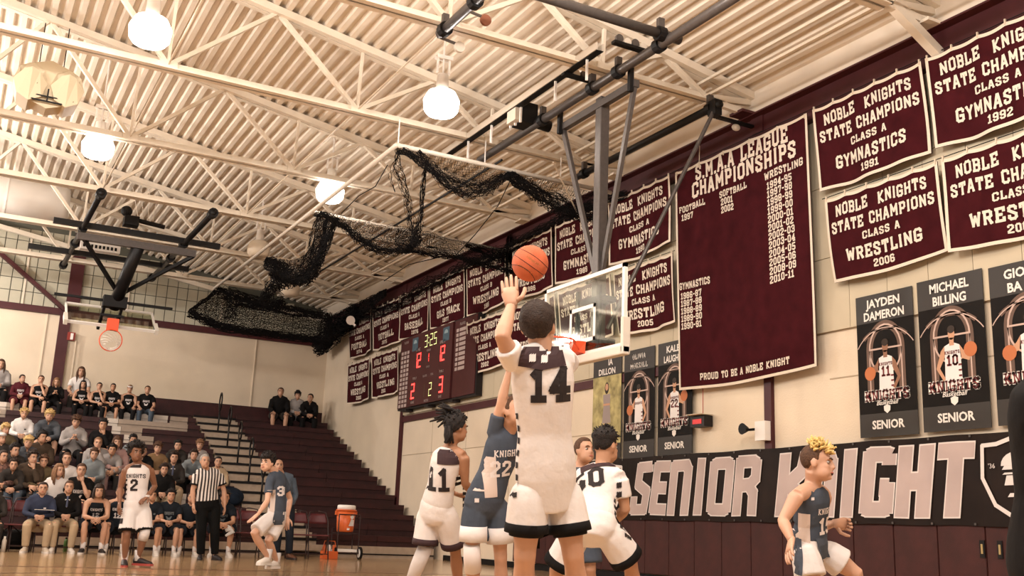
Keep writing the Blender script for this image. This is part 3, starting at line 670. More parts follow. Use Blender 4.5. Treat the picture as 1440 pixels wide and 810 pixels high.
# letter spans measured along the banner
def ya(px, py=680): return y1-atx(px, py, xx).y
SX = [ya(p) for p in (889,918, 917,945, 942,976, 975,996, 996,1035, 1033,1072)]
KX = [ya(p) for p in (1095,1142, 1142,1178, 1183,1209, 1214,1262, 1264,1315, 1320,1370)]
for nm_, m_, off, grow in (('letter_edge', M_bsil2, .012, .018), ('letter_face', M_bsil, .015, 0.)):
    mb = MB(); big_letters(mb, 'SEnIOR', SX, .79, .09, .160, off, grow); big_letters(mb, 'KNIGHT', KX, .79, .09, .185, off, grow)
    mb.build(nm_, m_, t)
mb = MB()
for w_, off, lst in ((0, .012, None),):
    cxs = [ya(1424, 670), ya(876, 690)+0.0]
    for cxx in (cxs[0]+.10, cxs[1]-.45):
        sh = [(-.42,.84),(-.25,.85),(0,.92),(.25,.85),(.42,.84),(.44,.5),(.30,.22),(0,.04),(-.30,.22),(-.44,.5)]
        for a, b in zip(sh, sh[1:]+sh[:1]):
            A, B = V((a[0],a[1])), V((b[0],b[1])); d = (B-A).normalized(); nn = V((-d.y,d.x))*.022; A -= d*.01; B += d*.01
            mb.add([bsurf(cxx+p.x, p.y, .013) for p in (A+nn, A-nn, B-nn, B+nn)], [(0,1,2,3)])
        for (a0, a1, b0, b1) in ((-.2,.12,.58,.62),(-.2,.12,.53,.55),(-.18,.10,.42,.52),(-.15,.0,.30,.34)): mb.add([bsurf(cxx+a, b, .013) for a, b in ((a0,b0),(a1,b0),(a1-.02,b1),(a0+.03,b1))], [(0,1,2,3)])
        mb.add([bsurf(cxx-.04+.17*math.cos(a), .62+.14*math.sin(a), .013) for a in [PI*i/10 for i in range(11)]], [tuple(range(11))])
        plain("'36", .05, lambda a, b: bsurf(a, b, .013), cxx-.32, .60, mb)
mb.build('shield_emblem', M_bsil2, t)
mb = MB()
for i in range(20):
    for b in (.02, .95): p = bsurf(.25+i*.55, b, .01); mb.box(p[0]-.004, p[0]+.004, p[1]-.012, p[1]+.012, p[2]-.012, p[2]+.012)
mb.build('grommets', M_greysteel, t); rebase(t, (xx, 10, z0))

# ---------------------------------------------------------------- scoreboard
M_sb = mat('scoreboard_face', (.06, .012, .012), .5, var=.1); M_sbk = mat('scoreboard_frame', (.012, .008, .008), .5)
M_red = mat('red_digits', (1.0, .05, .04), .5, emit=3.0); M_yel = mat('yellow_digits', (.75, .80, .35), .5, emit=.9); M_dim = mat('unlit_digits', (.10, .10, .03), .5)
t = empty('scoreboard', (XW-.12, 21.7, 3.42), 0, 'maroon electronic scoreboard with red and yellow digits on the right wall', 'scoreboard')
bx = XW-.20; Y1_, Y0_, Z1_, Z0_ = 23.72, 19.45, 5.20, 3.42
MB().box(bx, XW-.055, Y0_, Y1_, Z0_, Z1_).build('cabinet', M_sbk, t)
mp_ = {0: (23.70, 23.0), 1: (22.95, 20.65), 2: (20.6, 19.5)}
for k, (a, b) in mp_.items(): MB().box(bx-.02-(.03 if k == 1 else 0), bx, b, a, Z0_+.04, Z1_-.03).build('face_panel', M_sb, t)
sf = lambda u, v: (bx-.055, 22.95-u, Z0_+v); sf2 = lambda u, v: (bx-.026, 22.95-u, Z0_+v)
SEG = {'0':'abcdef','1':'bc','2':'abged','3':'abgcd','5':'afgcd'}
def seven(mb, ch, x, y, w_, h, th=.03):
    s = {'a':(x,x+w_,y+h-th,y+h),'d':(x,x+w_,y,y+th),'g':(x,x+w_,y+h/2-th/2,y+h/2+th/2),'b':(x+w_-th,x+w_,y+h/2,y+h),'c':(x+w_-th,x+w_,y,y+h/2),'f':(x,x+th,y+h/2,y+h),'e':(x,x+th,y,y+h/2)}
    for c in SEG[ch]:
        a0, a1, b0, b1 = s[c]; g = .006; mb.add([sf(a0+g,b0+g), sf(a1-g,b0+g), sf(a1-g,b1-g), sf(a0+g,b1-g)], [(0,1,2,3)])
mb = MB(); seven(mb, '1', .28, .92, .12, .36, .045); seven(mb, '2', .42, .92, .19, .36, .045); seven(mb, '1', 1.62, .92, .12, .36, .045); seven(mb, '2', 1.76, .92, .19, .36, .045)
seven(mb, '2', .12, .20, .21, .38, .05); seven(mb, '3', 1.72, .20, .21, .38, .05); seven(mb, '1', 1.0, 1.0, .08, .20); mb.build('red_digits', M_red, t)
mb = MB(); seven(mb, '3', .78, 1.36, .16, .30); seven(mb, '2', 1.08, 1.36, .16, .30); seven(mb, '5', 1.30, 1.36, .16, .30); seven(mb, '2', 1.16, .18, .16, .32)
for v_ in (1.44, 1.56): mb.add([sf(.99,v_), sf(1.02,v_), sf(1.02,v_+.03), sf(.99,v_+.03)], [(0,1,2,3)])
mb.build('yellow_digits', M_yel, t)
mb = MB(); seven(mb, '1', .80, .18, .12, .32); mb.build('unlit_digits', M_dim, t)
mb = MB()
for s, u, v_, h in (('HOME', .42, 1.33, .075), ('GUEST', 1.80, 1.33, .075), ('PERIOD', 1.04, 1.25, .05), ('BONUS', 1.04, .86, .05), ('FOULS', .30, .66, .06), ('FOULS', 1.82, .66, .06), ('PLAYER', .9, .66, .05), ('FOUL', 1.3, .66, .05), ('HOME', .25, .09, .06), ('MATCH', 1.05, .07, .06), ('TIME', 1.8, .09, .06)):
    text(mb, s, u, v_, h, sf, 'c', serif=False, sub=9)
text(mb, 'PLAYER', -.40, 1.62, .06, sf2, 'c', serif=False, sub=9); text(mb, 'PLAYER', 2.75, 1.62, .06, sf2, 'c', serif=False, sub=9)
for (u0, cols, vb) in ((-.68, (.0, .18, .36), .06), (2.45, (.0, .16), .62)):
    for ci, c in enumerate(cols):
        for r in range(13 if vb < .3 else 9):
            w_ = .13 if vb < .3 else (.12 if ci == 0 else .32)
            u = u0+c; v_ = vb+r*.108; mb.add([sf2(u,v_), sf2(u+w_,v_), sf2(u+w_,v_+.075), sf2(u,v_+.075)], [(0,1,2,3)])
mb.build('white_marks', mat('scoreboard_marks', (.42,.33,.30), .7), t)
mb = MB()
for u in (.05, 1.80): mb.add([sf(u,1.36), sf(u+.34,1.36), sf(u+.34,1.68), sf(u,1.68)], [(0,1,2,3)])
mb.build('team_emblem_panel', mat('emblem_blue', (.06,.10,.13), .6), t)
mb = MB()
for u in (.05, 1.80):
    mb.add([(sf(u+.17+.10*math.cos(a), 1.54+.09*math.sin(a))[0]-.003, *sf(u+.17+.10*math.cos(a), 1.54+.09*math.sin(a))[1:]) for a in [PI*i/9 for i in range(10)]], [tuple(range(10))])
mb.build('team_emblem', mat('emblem_light', (.25,.33,.36), .6), t)
for y in (23.2, 21.9, 20.6): MB().box(bx-.05, XW-.055, y-.12, y+.12, Z0_-.05, Z0_).build('bracket', M_sbk, t)
rebase(t, (XW-.12, 21.7, 3.42))
# small wall fittings
t = empty('exit_light', (XW-.12, 12.12, 2.36), 0, 'small dark box with a red light under the tall banner', 'light')
MB().box(-.06, .10, -.16, .16, -.09, .07).build('casing', M_sbk, t); MB().box(-.066, -.06, -.10, .10, -.05, .02).build('red_lens', mat('red_lens', (.5,.02,.02), .3, emit=.4), t)
MB().box(-.14, .10, -.17, .17, .08, .09).build('wire_guard', M_rope, t); MB().tube((.05,0,.09),(.05,0,.55), .006, n=5).build('cord', mat('red_cord', (.4,.08,.05), .6), t)
t = empty('wall_box', (XW-.16, 10.80, 2.14), 0, 'white wall box with a black horn speaker above the long banner', 'box')
MB().box(0, .10, -.10, .10, -.14, .12).build('box', M_white, t); MB().loft([(-.02,.22,.02),(-.12,.22,.02)], [.03,.08], side=(0,1,0), n=12).build('horn', M_blackp, t)
o = MB().box(-.02, .02, .10, .24, 0, .03).build('bracket', M_blackp, t)
t = empty('fire_alarm', (aty(100, 473, YF-.10)), 0, 'small red fire alarm with white strobe on the far wall', 'alarm')
MB().box(-.10, .10, -.03, .04, -.11, .11).build('red_casing', mat('alarm_red', (.25,.03,.02), .5), t); MB().box(-.02, .05, -.05, -.03, -.09, .08).build('strobe', M_white, t)
MB().box(.12, .15, .0, .03, -1.6, -.1).build('conduit', M_wall, t)

# ---------------------------------------------------------------- near basketball hoop and its ceiling frame
M_chan = mat('pale_channel', (.55, .48, .40), .4)
M_orange = mat('rim_orange', (.75, .09, .03), .45)
def pipe(name, a, b, r, m, label, cat='pipe', clamps=()):
    t = empty(name, a, 0, label, cat); a, b = V(a), V(b)
    MB().tube((0,0,0), b-a, r, n=14).build('tube', m, t, smooth=True)
    for f_ in clamps:
        c = (b-a)*f_; d = (b-a).normalized()*.05
        MB().tube(c-d, c+d, r*1.5, n=12).build('clamp', M_blackp, t); MB().box(c.x-.04, c.x+.04, c.y-.03, c.y+.03, c.z, c.z+.2).build('clamp_strap', M_greysteel, t)
    return t
pipe('ceiling_pipe', (4.58, 10.75, 6.55), (4.62, 6.0, 6.55), .06, M_greysteel, 'short dark pipe end hanging beside the top frame edge', clamps=(.03, .20))
pipe('ceiling_pipe', (3.0, 9.30, 6.56), (7.12, 9.30, 6.56), .06, M_greysteel, 'dark cross pipe running to the right across the hoop beam', clamps=(.93,))
pipe('ceiling_pipe', (6.93, 5.5, 6.50), (6.93, 14.3, 6.50), .06, M_greysteel, 'long dark main pipe carrying the near hoop frame', clamps=(.45, .55, .62, .77))
pipe('ceiling_pipe', (8.66, 10.40, 6.50), (8.66, 14.1, 6.50), .055, M_black, 'dark pipe close to the right wall holding the diagonal brace', clamps=(.06, .94))
t = empty('curtain_winch', (6.72, 12.6, 6.68), 0, 'dark electric winch box under a pale channel beside the main pipe', 'winch')
MB().box(-.05, .22, -.16, .16, -.20, .12).build('gearbox', M_blackp, t, bevel=.01); MB().loft([(.22,-.02,-.10),(.50,-.02,-.12)], .085, side=(0,1,0), n=16).build('motor', M_blackp, t, smooth=True)
for y in (-.15, .0, .15): MB().box(-.08, -.05, y-.015, y+.015, -.22, .16).build('strap', M_white, t)
MB().box(-.14, -.05, -.13, .13, -.18, .02).build('side_plate', M_chan, t)
t = empty('channel_rail', (6.62, 12.6, 6.75), 0, 'long pale channel rail running beside the main pipe', 'rail')
for x in (-.05, .05): MB().box(x-.012, x+.012, -2.3, 2.4, -.05, .05).build('channel', M_chan, t)
MB().box(-.05, .05, -2.3, 2.4, -.06, -.05).build('slot', M_blackp, t)
for y in (-2.0, -1.2, .7, 1.5): MB().box(-.02, .01, y-.01, y+.01, -.35, -.05).build('drop_hanger', M_white, t)
for i, (a, b, l) in enumerate((((7.0, 9.9, 6.58), (6.6, 9.7, 6.66), 'small cluster of pulleys where the two dark pipes cross'), ((7.0, 11.1, 6.62), (6.75, 11.0, 6.70), 'small cluster of pulleys midway along the main pipe'))):
    t = empty('pulley_cluster', a, 0, l, 'pulley')
    for k in range(4):
        MB().loft([(-.12*k, -.02, .10+.02*(k % 2)), (-.12*k, .02, .10+.02*(k % 2))], .055, n=12).build('wheel', M_greysteel if k % 2 else M_chan, t)
    MB().box(-.45, .10, -.04, .04, .03, .07).build('mount_plate', M_blackp, t)
for (px, py, y) in ((597, 15, 10.3), (492, 0, 10.3), (645, 52, 10.75)):
    pass
hoop = empty('basketball_hoop', (7.12, 11.0, 2.8), 0, 'ceiling hung near basketball hoop with glass backboard and grey mast', 'hoop')
hc = V((7.12, 11.0, 0))
def hb(name, mb, m, par=None, **k): return mb.build(name, m, par or hoop, **k)
hb('top_bar', MB().box(7.05, 7.13, 10.15, 12.0, 6.26, 6.36), M_greysteel)
for y in (10.2, 11.95):
    hb('pivot_hanger', MB().box(7.0, 7.06, y-.03, y+.03, 6.2, 6.62), M_blackp)
hb('mast', MB().box(7.06, 7.20, 10.93, 11.07, 2.95, 6.42), M_greysteel, bevel=.01)
hb('side_brace', MB().bar((7.09, 10.2, 6.28), (7.13, 10.95, 3.9), .05, .07), M_greysteel)
hb('side_brace', MB().bar((7.09, 11.95, 6.28), (7.13, 11.05, 3.9), .05, .07), M_greysteel)
hb('rear_brace', MB().tube((8.66, 10.5, 6.48), (7.25, 10.95, 3.25), .028, n=10), M_greysteel)
hb('brace_clamp', MB().box(8.60, 8.72, 10.44, 10.60, 6.36, 6.58), M_blackp)
hb('head_unit', MB().box(6.98, 7.2, 10.7, 11.3, 3.55, 3.62).box(6.98, 7.2, 10.7, 11.3, 3.0, 3.07).box(6.96, 7.0, 10.72, 10.78, 2.95, 3.75).box(6.96, 7.0, 11.22, 11.28, 2.95, 3.75), M_blackp)
for i in range(5): hb('height_screw', MB().box(7.0, 7.05, 10.86+i*.06, 10.89+i*.06, 3.84, 3.93), M_greysteel)
bxx = 6.90; by0, by1, bz0, bz1 = 10.06, 11.97, 2.86, 3.89
hb('glass_pane', MB().box(bxx-.005, bxx+.005, by0+.03, by1-.03, bz0+.03, bz1-.03), glass_mat('board_glass', (.93,.95,.90), .05))
fr = MB().box(bxx-.012, bxx+.035, by0, by1, bz1-.05, bz1).box(bxx-.012, bxx+.035, by0, by1, bz0, bz0+.05)
fr.box(bxx-.012, bxx+.035, by0, by0+.05, bz0, bz1).box(bxx-.012, bxx+.035, by1-.05, by1, bz0, bz1)
hb('frame', fr, M_white)
pad = MB().box(bxx-.05, bxx+.07, by0-.03, by1+.03, bz0-.10, bz0+.015)
hb('bottom_pad', pad, mat('pad_cream', (.66,.60,.52), .6), bevel=.02)
for y in (by0-.03, by1-.02): hb('corner_pad', MB().box(bxx-.05, bxx+.07, y, y+.05, bz0-.08, bz0+.36), mat('pad_cream', (.6,.5,.4)), bevel=.015)
cy_ = 11.0; sq = MB(); xa, xb = bxx-.009, bxx-.006
for (a0, a1, b0, b1) in ((-.305,.305,3.45,3.50),(-.305,.305,3.03,3.08),(-.305,-.255,3.03,3.50),(.255,.305,3.03,3.50)): sq.box(xa, xb, cy_+a0, cy_+a1, b0, b1)
hb('target_square', sq, M_white)
rz = 3.02; rim = MB(); ring = [(bxx-.38+.228*math.cos(a), cy_+.228*math.sin(a), rz) for a in [2*PI*i/32 for i in range(33)]]
ro = hb('rim', rim.loft(ring, .011, side=(0,0,1), n=8, caps=False), M_orange, smooth=True)
hb('rim_bracket', MB().add([(bxx-.16, cy_-.10, rz+.01), (bxx-.16, cy_+.10, rz+.01), (bxx-.02, cy_+.12, rz+.01), (bxx-.02, cy_-.12, rz+.01), (bxx-.10, cy_-.07, rz-.12), (bxx-.10, cy_+.07, rz-.12), (bxx-.02, cy_+.10, rz-.14), (bxx-.02, cy_-.10, rz-.14)],
   [(0,1,2,3),(7,6,5,4),(0,4,5,1),(1,5,6,2),(2,6,7,3),(3,7,4,0)]), M_orange, ro)
for s in (-1, 1): hb('rim_stay', MB().tube((bxx-.24, cy_+s*.16, rz-.01), (bxx-.08, cy_+s*.07, rz-.10), .010, n=6), M_orange, ro)
def hoop_net(par, ctr, axis, R_=.22, L_=.42, th=.004):
    mb = MB(); a1 = V(axis).normalized(); e1 = a1.orthogonal().normalized(); e2 = a1.cross(e1); K = 12; rows = 6
    def pt(i, j): a = 2*PI*(i+.5*(j % 2))/K; r = R_*(1-.42*(j/rows)**.7); return V(ctr)+a1*(L_*j/rows)+(e1*math.cos(a)+e2*math.sin(a))*r
    for j in range(rows):
        for i in range(K):
            mb.tube(pt(i, j), pt(i, j+1), th, n=3); mb.tube(pt(i, j), pt(i-1 if j % 2 == 0 else i+1, j+1), th, n=3)
    return tag(mb.build('net', mat('white_net', (.75,.68,.62), .9), par), kind='stuff')
hoop_net(hoop, (bxx-.38, cy_, rz-.01), (0,0,-1))
rebase(hoop, (7.12, 11.0, 2.8))
# diagonal rope behind mast
tag(MB().tube(atd(778, 228, 16.0), atx(838, 355, XW-.4), .012, n=6).build('guy_rope', M_rope), 'thin pale rope slanting down behind the hoop mast', 'rope')
tag(MB().tube(atx(984, 205, XW-.25), atx(983, 236, XW-.25), .006, n=5).build('pull_cord', M_rope), 'short pale cord hanging over the tall banner top', 'cord')
for k, (px, py) in enumerate(((598, 14), (638, 48))): pass
for (a, lab) in (((4.95, 10.25, 6.62), 'brown pulley wheel on a hook, upper of two beside the short pipe'), ((4.85, 10.75, 6.45), 'pale pulley wheel on a hook, lower of two beside the short pipe')):
    t = empty('pulley', a, 0, lab, 'pulley'); MB().loft([(0,-.02,0),(0,.02,0)], .07, n=16).build('wheel', mat('brown_wheel', (.25,.09,.05), .5) if a[1] < 10.5 else M_chan, t)
    MB().bar((-.02,0,.03), (-.30,0,.06), .02, .03).build('hook', M_greysteel, t)
t = empty('wall_bracket', (XW-.5, 10.83, 6.50), 0, 'small dark bracket with pulley hanging at the second truss bearing', 'bracket')
MB().box(-.35, .35, -.03, .03, .0, .04).build('arm', M_blackp, t); MB().ell((0,0,-.06), (.07,.05,.05)).build('wheel', M_chan, t, smooth=True)

# ---------------------------------------------------------------- far folded hoop
fh = empty('folded_hoop', (2.9, 24.3, 5.0), 0, 'far basketball hoop folded up under the roof with black frame', 'hoop')
def fb(name, mb, m, par=None, **k): return mb.build(name, m, par or fh, **k)
for x, nm_ in ((1.9, 'l'), (4.0, 'r')):
    fb('ceiling_rail', MB().tube((x, 20.2, 6.58), (x, 27.1, 6.58), .06, n=10), M_black, smooth=True)
    for y in (20.3, 23.1, 24.6, 27.0): fb('clamp', MB().tube((x, y-.09, 6.58), (x, y+.09, 6.58), .10, n=10), M_blackp)
fb('cross_bar', MB().bar((1.3, 22.9, 6.60), (4.75, 22.9, 6.60), .10, .12), M_black)
fb('cross_bar', MB().bar((1.0, 25.5, 6.58), (4.6, 25.5, 6.58), .10, .12), M_black)
fb('spreader_bar', MB().bar((1.8, 22.95, 6.36), (4.25, 22.95, 6.36), .12, .15), M_greysteel)
fb('fold_mast', MB().tube((3.05, 23.0, 6.36), (2.86, 24.3, 5.2), .14, n=14), M_black, smooth=True)
fb('fold_brace', MB().bar((1.95, 22.95, 6.3), (2.85, 24.0, 5.5), .07, .07), M_black); fb('fold_brace', MB().bar((4.2, 22.95, 6.3), (3.0, 24.0, 5.5), .07, .07), M_black)
fb('winch', MB().box(2.65, 2.95, 22.6, 22.9, 6.7, 6.9).ell((2.68, 22.7, 7.0), (.12,.08,.12)).tube((2.95,22.75,6.85),(3.5,22.75,6.8),.05), M_blackp)
for i in range(4): fb('cable', MB().tube((2.95+.1*i, 22.8, 6.9), (2.8+.18*i, 23.2, 7.7), .008, n=4), M_chan)
fb('head_frame', MB().bar((2.66, 24.1, 5.28), (2.62, 24.6, 4.72), .06, .08).bar((3.02, 24.1, 5.28), (3.0, 24.6, 4.72), .06, .08).bar((2.6, 24.3, 5.0), (3.1, 24.3, 5.0), .05, .05).bar((1.6, 24.15, 5.30), (4.1, 24.15, 5.30), .05, .05).box(2.6,3.1,24.0,24.3,5.15,5.4), M_blackp)
BM = Matrix.Translation((2.82, 24.60, 4.95)) @ Matrix.Rotation(math.radians(64), 4, 'X')
BM = Matrix.Translation((2.84, 24.42, 4.98)) @ Matrix.Rotation(math.radians(-56), 4, 'X')
def brd(name, mb, m, **k):
    mb.v = [tuple(BM @ V(v)) for v in mb.v]; return fb(name, mb, m, **k)
w2 = .95; h2 = .50
brd('glass_pane', MB().box(-w2, w2, -.006, .006, -h2, h2), glass_mat('board_glass2', (.80,.80,.70), .10))
brd('frame', MB().box(-w2, w2, -.03, .03, h2-.06, h2).box(-w2, w2, -.03, .03, -h2, -h2+.05).box(-w2, -w2+.04, -.03, .03, -h2, h2).box(w2-.04, w2, -.03, .03, -h2, h2), M_white)
for s in (-1, 1): brd('corner_pad', MB().box(s*w2-.04, s*w2+.04, -.06, .06, -h2-.04, -h2+.35), mat('pad_cream', (.6,.5,.4)))
ctr = BM @ V((0, 0, -h2)); 
fb('rim_bracket', MB().box(ctr.x-.12, ctr.x+.12, ctr.y-.16, ctr.y-.06, ctr.z-.10, ctr.z+.16), M_orange)
rc = V((ctr.x, ctr.y-.12, ctr.z-.32)); tl = V((0, .18, -.98)).normalized()
ring = [rc+V((1,0,0))*(.235*math.cos(a))+tl*(.235*math.sin(a)) for a in [2*PI*i/28 for i in range(29)]]
fb('rim', MB().loft(ring, .012, side=(0,1,0), n=6, caps=False), M_orange)
o = hoop_net(fh, rc, (0, -.5, -.5), .21, .22, .004)
rebase(fh, (2.9, 24.3, 5.0))

# ---------------------------------------------------------------- hanging divider net on its frame
random.seed(21)
M_net = mat('black_netting', (.007, .006, .006), .9, spec=.1)
ZN = 6.30
nf = empty('pipe_rack', (5.35, 13.95, ZN), 0, 'pale pipe frame under the roof carrying the black netting', 'frame')
MB().tube((0,0,0), (3.9,0,0), .035, n=10).build('pipe', M_chan, nf, smooth=True)
MB().tube((0,0,0), (0,12.0,0), .035, n=10).build('pipe', M_chan, nf, smooth=True)
MB().tube((0,4.1,0), (4.3,4.3,-.02), .03, n=8).build('pipe', M_chan, nf, smooth=True)
MB().tube((1.75,-.1,.1), (1.75,9,.1), .02, n=6).build('guide_cable', M_blackp, nf)
for x in (.02, 1.5, 2.9): MB().tube((x,0,0), (x,0,.42), .01, n=5).build('hanger', M_white, nf)
def strands(mb, path, radii, n, th, wob=.05, twist=1.):
    """a rope-like gathered bundle: n wandering strands around a path"""
    path = [V(p) for p in path]; K = len(path)
    P_ = []
    for i in range(K-1):
        for k in range(6): P_.append((path[i].lerp(path[i+1], k/6), radii[i]+(radii[i+1]-radii[i])*k/6))
    P_.append((path[-1], radii[-1]))
    # smooth
    for _ in range(3): P_ = [P_[0]]+[((P_[i-1][0]+P_[i][0]*2+P_[i+1][0])/4, P_[i][1]) for i in range(1, len(P_)-1)]+[P_[-1]]
    for s in range(int(n*.62)):
        a = random.uniform(0, 2*PI); rr = random.uniform(.1, 1.)**.7*.85; ph = random.uniform(0, 6); pts = []
        f_ = random.uniform(.15, .5)*twist
        for i, (p, r) in enumerate(P_):
            t_ = (P_[min(i+1, len(P_)-1)][0]-P_[max(i-1, 0)][0]).normalized(); e1 = t_.orthogonal().normalized(); e2 = t_.cross(e1)
            aa = a+f_*i+.5*math.sin(i*.7+ph); q = r*rr*(1+.3*math.sin(i*1.3+ph))
            pts.append(p+(e1*math.cos(aa)+e2*math.sin(aa))*q+V((random.uniform(-1,1), random.uniform(-1,1), random.uniform(-1,1)))*wob*r*.45)
        mb.loft(pts, th, n=3)
def sheet(mb, f_, nu, nv, th, jit=0.):
    g_ = [[V(f_(i/nu, j/nv))+V((random.uniform(-1,1), random.uniform(-1,1), random.uniform(-1,1)))*jit for i in range(nu+1)] for j in range(nv+1)]
    for j in range(nv+1): mb.loft(g_[j], th, n=3)
    for i in range(nu+1): mb.loft([g_[j][i] for j in range(nv+1)], th, n=3)
def net(name, mb, label):
    mb.v = [(min(v[0], XW-.24), v[1], min(v[2], 6.60)) for v in mb.v]
    o = mb.build(name, M_net); tag(o, label, 'net', 'black netting gathered under the roof', 'stuff'); return o
D = atd
# hammocks of fine mesh: an upper edge, a sagging lower edge with a denser gathered rim
def crv(pts, u):
    n = len(pts)-1; t_ = min(n-1e-6, u*n); i = int(t_); k = t_-i
    P_ = [V(pts[max(0, min(n, i+o_))]) for o_ in (-1, 0, 1, 2)]
    return .5*((2*P_[1])+(P_[2]-P_[0])*k+(2*P_[0]-5*P_[1]+4*P_[2]-P_[3])*k*k+(3*P_[1]-P_[0]-3*P_[2]+P_[3])*k**3)
def hammock(mb, top_, low_, y, nu, nv, th, rim_r=.05, rim_n=16, belly=.25, jit=.012, bias=1.):
    T_ = [aty(a, b, y) for a, b in top_]; B_ = [aty(a, b, y-.25) for a, b in low_]
    def f(u, v):
        v = v**bias; p = crv(T_, u).lerp(crv(B_, u), v); return p+V((0, belly*math.sin(PI*v)+.03*math.sin(23*u+5*v), .015*math.sin(31*u+7*v)*v))
    sheet(mb, f, nu, nv, th, jit)
    if rim_n: strands(mb, [crv(B_, q/10) for q in range(11)], [rim_r*(.6+.4*math.sin(PI*q/10)) for q in range(11)], rim_n, th*1.3, wob=.5)
mb = MB()
hammock(mb, [(566,205),(600,213),(640,223),(680,232),(722,243)], [(566,210),(596,228),(622,256),(652,274),(684,270),(706,254),(724,243)], 13.98, 90, 22, .0032, .09, 34, bias=.7)
strands(mb, [aty(x, y, 13.9) for x, y in ((588,212),(606,232),(628,250),(652,262),(680,262),(704,248),(722,243))], [.05,.09,.10,.10,.09,.06,.04], 34, .0045, wob=.4)
hammock(mb, [(716,242),(750,250),(790,259),(835,270)], [(716,245),(740,266),(772,288),(806,303),(836,308)], 13.98, 80, 22, .0036, .11, 46, bias=.7)
strands(mb, [aty(x, y, 13.9) for x, y in ((722,246),(748,262),(778,280),(808,294),(850,298))], [.06,.12,.14,.13,.10], 44, .0055, wob=.35)
net('divider_net', mb, 'black netting swagged in two loops along the near pale pipe')
mb = MB()
strands(mb, [aty(x, y, 14.5) for x, y in ((560,212),(560,238),(568,266),(576,296),(583,326),(588,346))], [.07,.10,.09,.08,.08,.05], 22, .0045, wob=.35)
strands(mb, [aty(x, y, 14.5) for x, y in ((562,214),(552,232),(548,250),(556,270))], [.03,.05,.05,.02], 6, .004, wob=.6)
strands(mb, [aty(x, y, 14.4) for x, y in ((599,230),(596,262),(592,296),(586,326),(580,346))], [.04,.06,.07,.09,.06], 24, .005, wob=.35)
hammock(mb, [(447,296),(482,304),(520,314),(556,318),(594,318)], [(450,300),(474,310),(496,330),(520,347),(550,355),(576,350),(592,334)], 16.0, 80, 26, .0042, .09, 36, bias=.8)
net('divider_net', mb, 'black netting hank dropping from the frame corner into a lower sag')
mb = MB()
hammock(mb, [(560,322),(600,326),(640,338),(690,346),(735,338),(780,322)], [(566,352),(605,358),(640,362),(680,372),(715,382),(750,376),(790,350)], 18.0, 110, 22, .0050, .07, 30, bias=.8)
strands(mb, [aty(x, y, 18.2) for x, y in ((655,345),(690,356),(725,366),(760,362),(800,346))], [.05,.16,.22,.16,.08], 46, .006, wob=.4)
net('divider_net', mb, 'black netting strip reaching the right wall above the banners')
# dark sagging sheet in front of the far banners
mb = MB()
a = [V((XW-.3, y, 6.35-.10*math.sin(y*1.1)-.14*(y > 20))) for y in (13.9, 15, 16, 17, 18, 19, 20, 21, 22, 23, 24, 25, 26, 27, 28, 29)]
strands(mb, a, [.10]*4+[.13]*4+[.18]*4+[.22]*4, 49, .006, wob=.5)
net('divider_net', mb, 'black netting bunched along the right wall top, over the banner row')
# left hank with a sagging pocket
mb = MB()
hammock(mb, [(374,362),(398,366),(424,362),(440,340),(447,300)], [(380,382),(398,394),(420,398),(440,386),(456,350),(474,306)], 19.0, 80, 26, .0062, .10, 44, bias=.8)
strands(mb, [aty(x, y, 19.0) for x, y in ((462,302),(456,330),(447,358),(436,382),(418,392))], [.06,.08,.10,.14,.10], 34, .006, wob=.4)
strands(mb, [aty(x, y, 19.0) for x, y in ((446,300),(440,326),(434,350))], [.05,.05,.05], 12, .005, wob=.5)
strands(mb, [aty(x, y, 20.5) for x, y in ((374,364),(388,374),(402,384),(394,398),(380,410),(368,424))], [.08,.22,.28,.24,.18,.14], 60, .008, wob=.4)
net('divider_net', mb, 'large knotted black net bundle left of the frame, mid roof')
# far enclosing curtain (batting cage)
mb = MB(); yF = 26.0
def f5(u, v):
    top_ = [(304,408),(340,418),(380,424),(420,432),(463,446)]; botm = [(266,440),(300,458),(350,468),(410,476),(463,480)]
    def L_(l, t_): t_ *= 4; i = min(3, int(t_)); k = t_-i; return (l[i][0]*(1-k)+l[i+1][0]*k, l[i][1]*(1-k)+l[i+1][1]*k)
    A = L_(top_, u); B = L_(botm, u); s = v; return aty(A[0]+(B[0]-A[0])*s, A[1]+(B[1]-A[1])*s+1.0*math.sin(30*u)*v, yF+.2*math.sin(8*u))
sheet(mb, f5, 90, 34, .008, .02)
for pth, r_, n_ in ((((266,440),(300,456),(350,466),(410,474),(462,480)), .13, 60), (((304,408),(340,416),(380,430),(400,425)), .16, 50), (((266,440),(285,424),(304,408)), .06, 20), (((463,440),(463,482)), .12, 30), (((318,415),(330,428),(322,450)), .16, 20), (((330,424),(400,436),(460,445)), .14, 40)):
    strands(mb, [aty(x, y, yF-.1) for x, y in pth], [r_]*len(pth), n_, .010, wob=.5)
net('divider_net', mb, 'big dark netting curtain hanging in the far right corner')
mb = MB()
a = [V((XW-.5, y, z)) for y, z in ((29.6, 5.75), (28.5, 5.95), (27.4, 6.1), (26.4, 6.35))]
strands(mb, a, [.30,.34,.30,.2], 110, .012, wob=.6)
def f6(u, v): return (XW-.45, 29.9-5.5*u, 6.62-(.95-.75*u)*v)
sheet(mb, f6, 60, 26, .008, .03)
net('divider_net', mb, 'dark netting mass on the right wall beyond the last football banner')
for pts, lab in ((((722,245),(700,290),(668,330),(640,360)), 'thin black cord trailing from the swagged net toward the wall'), (((545,232),(528,262),(505,275),(480,300)), 'thin black cord drooping left from the frame corner'), (((625,360),(575,372),(540,395)), 'thin black cord hanging below the lower sag')):
    tag(MB().loft([aty(x, y, 15.5) for x, y in pts], .008, n=5).build('hanging_cord', M_net), lab, 'cord')
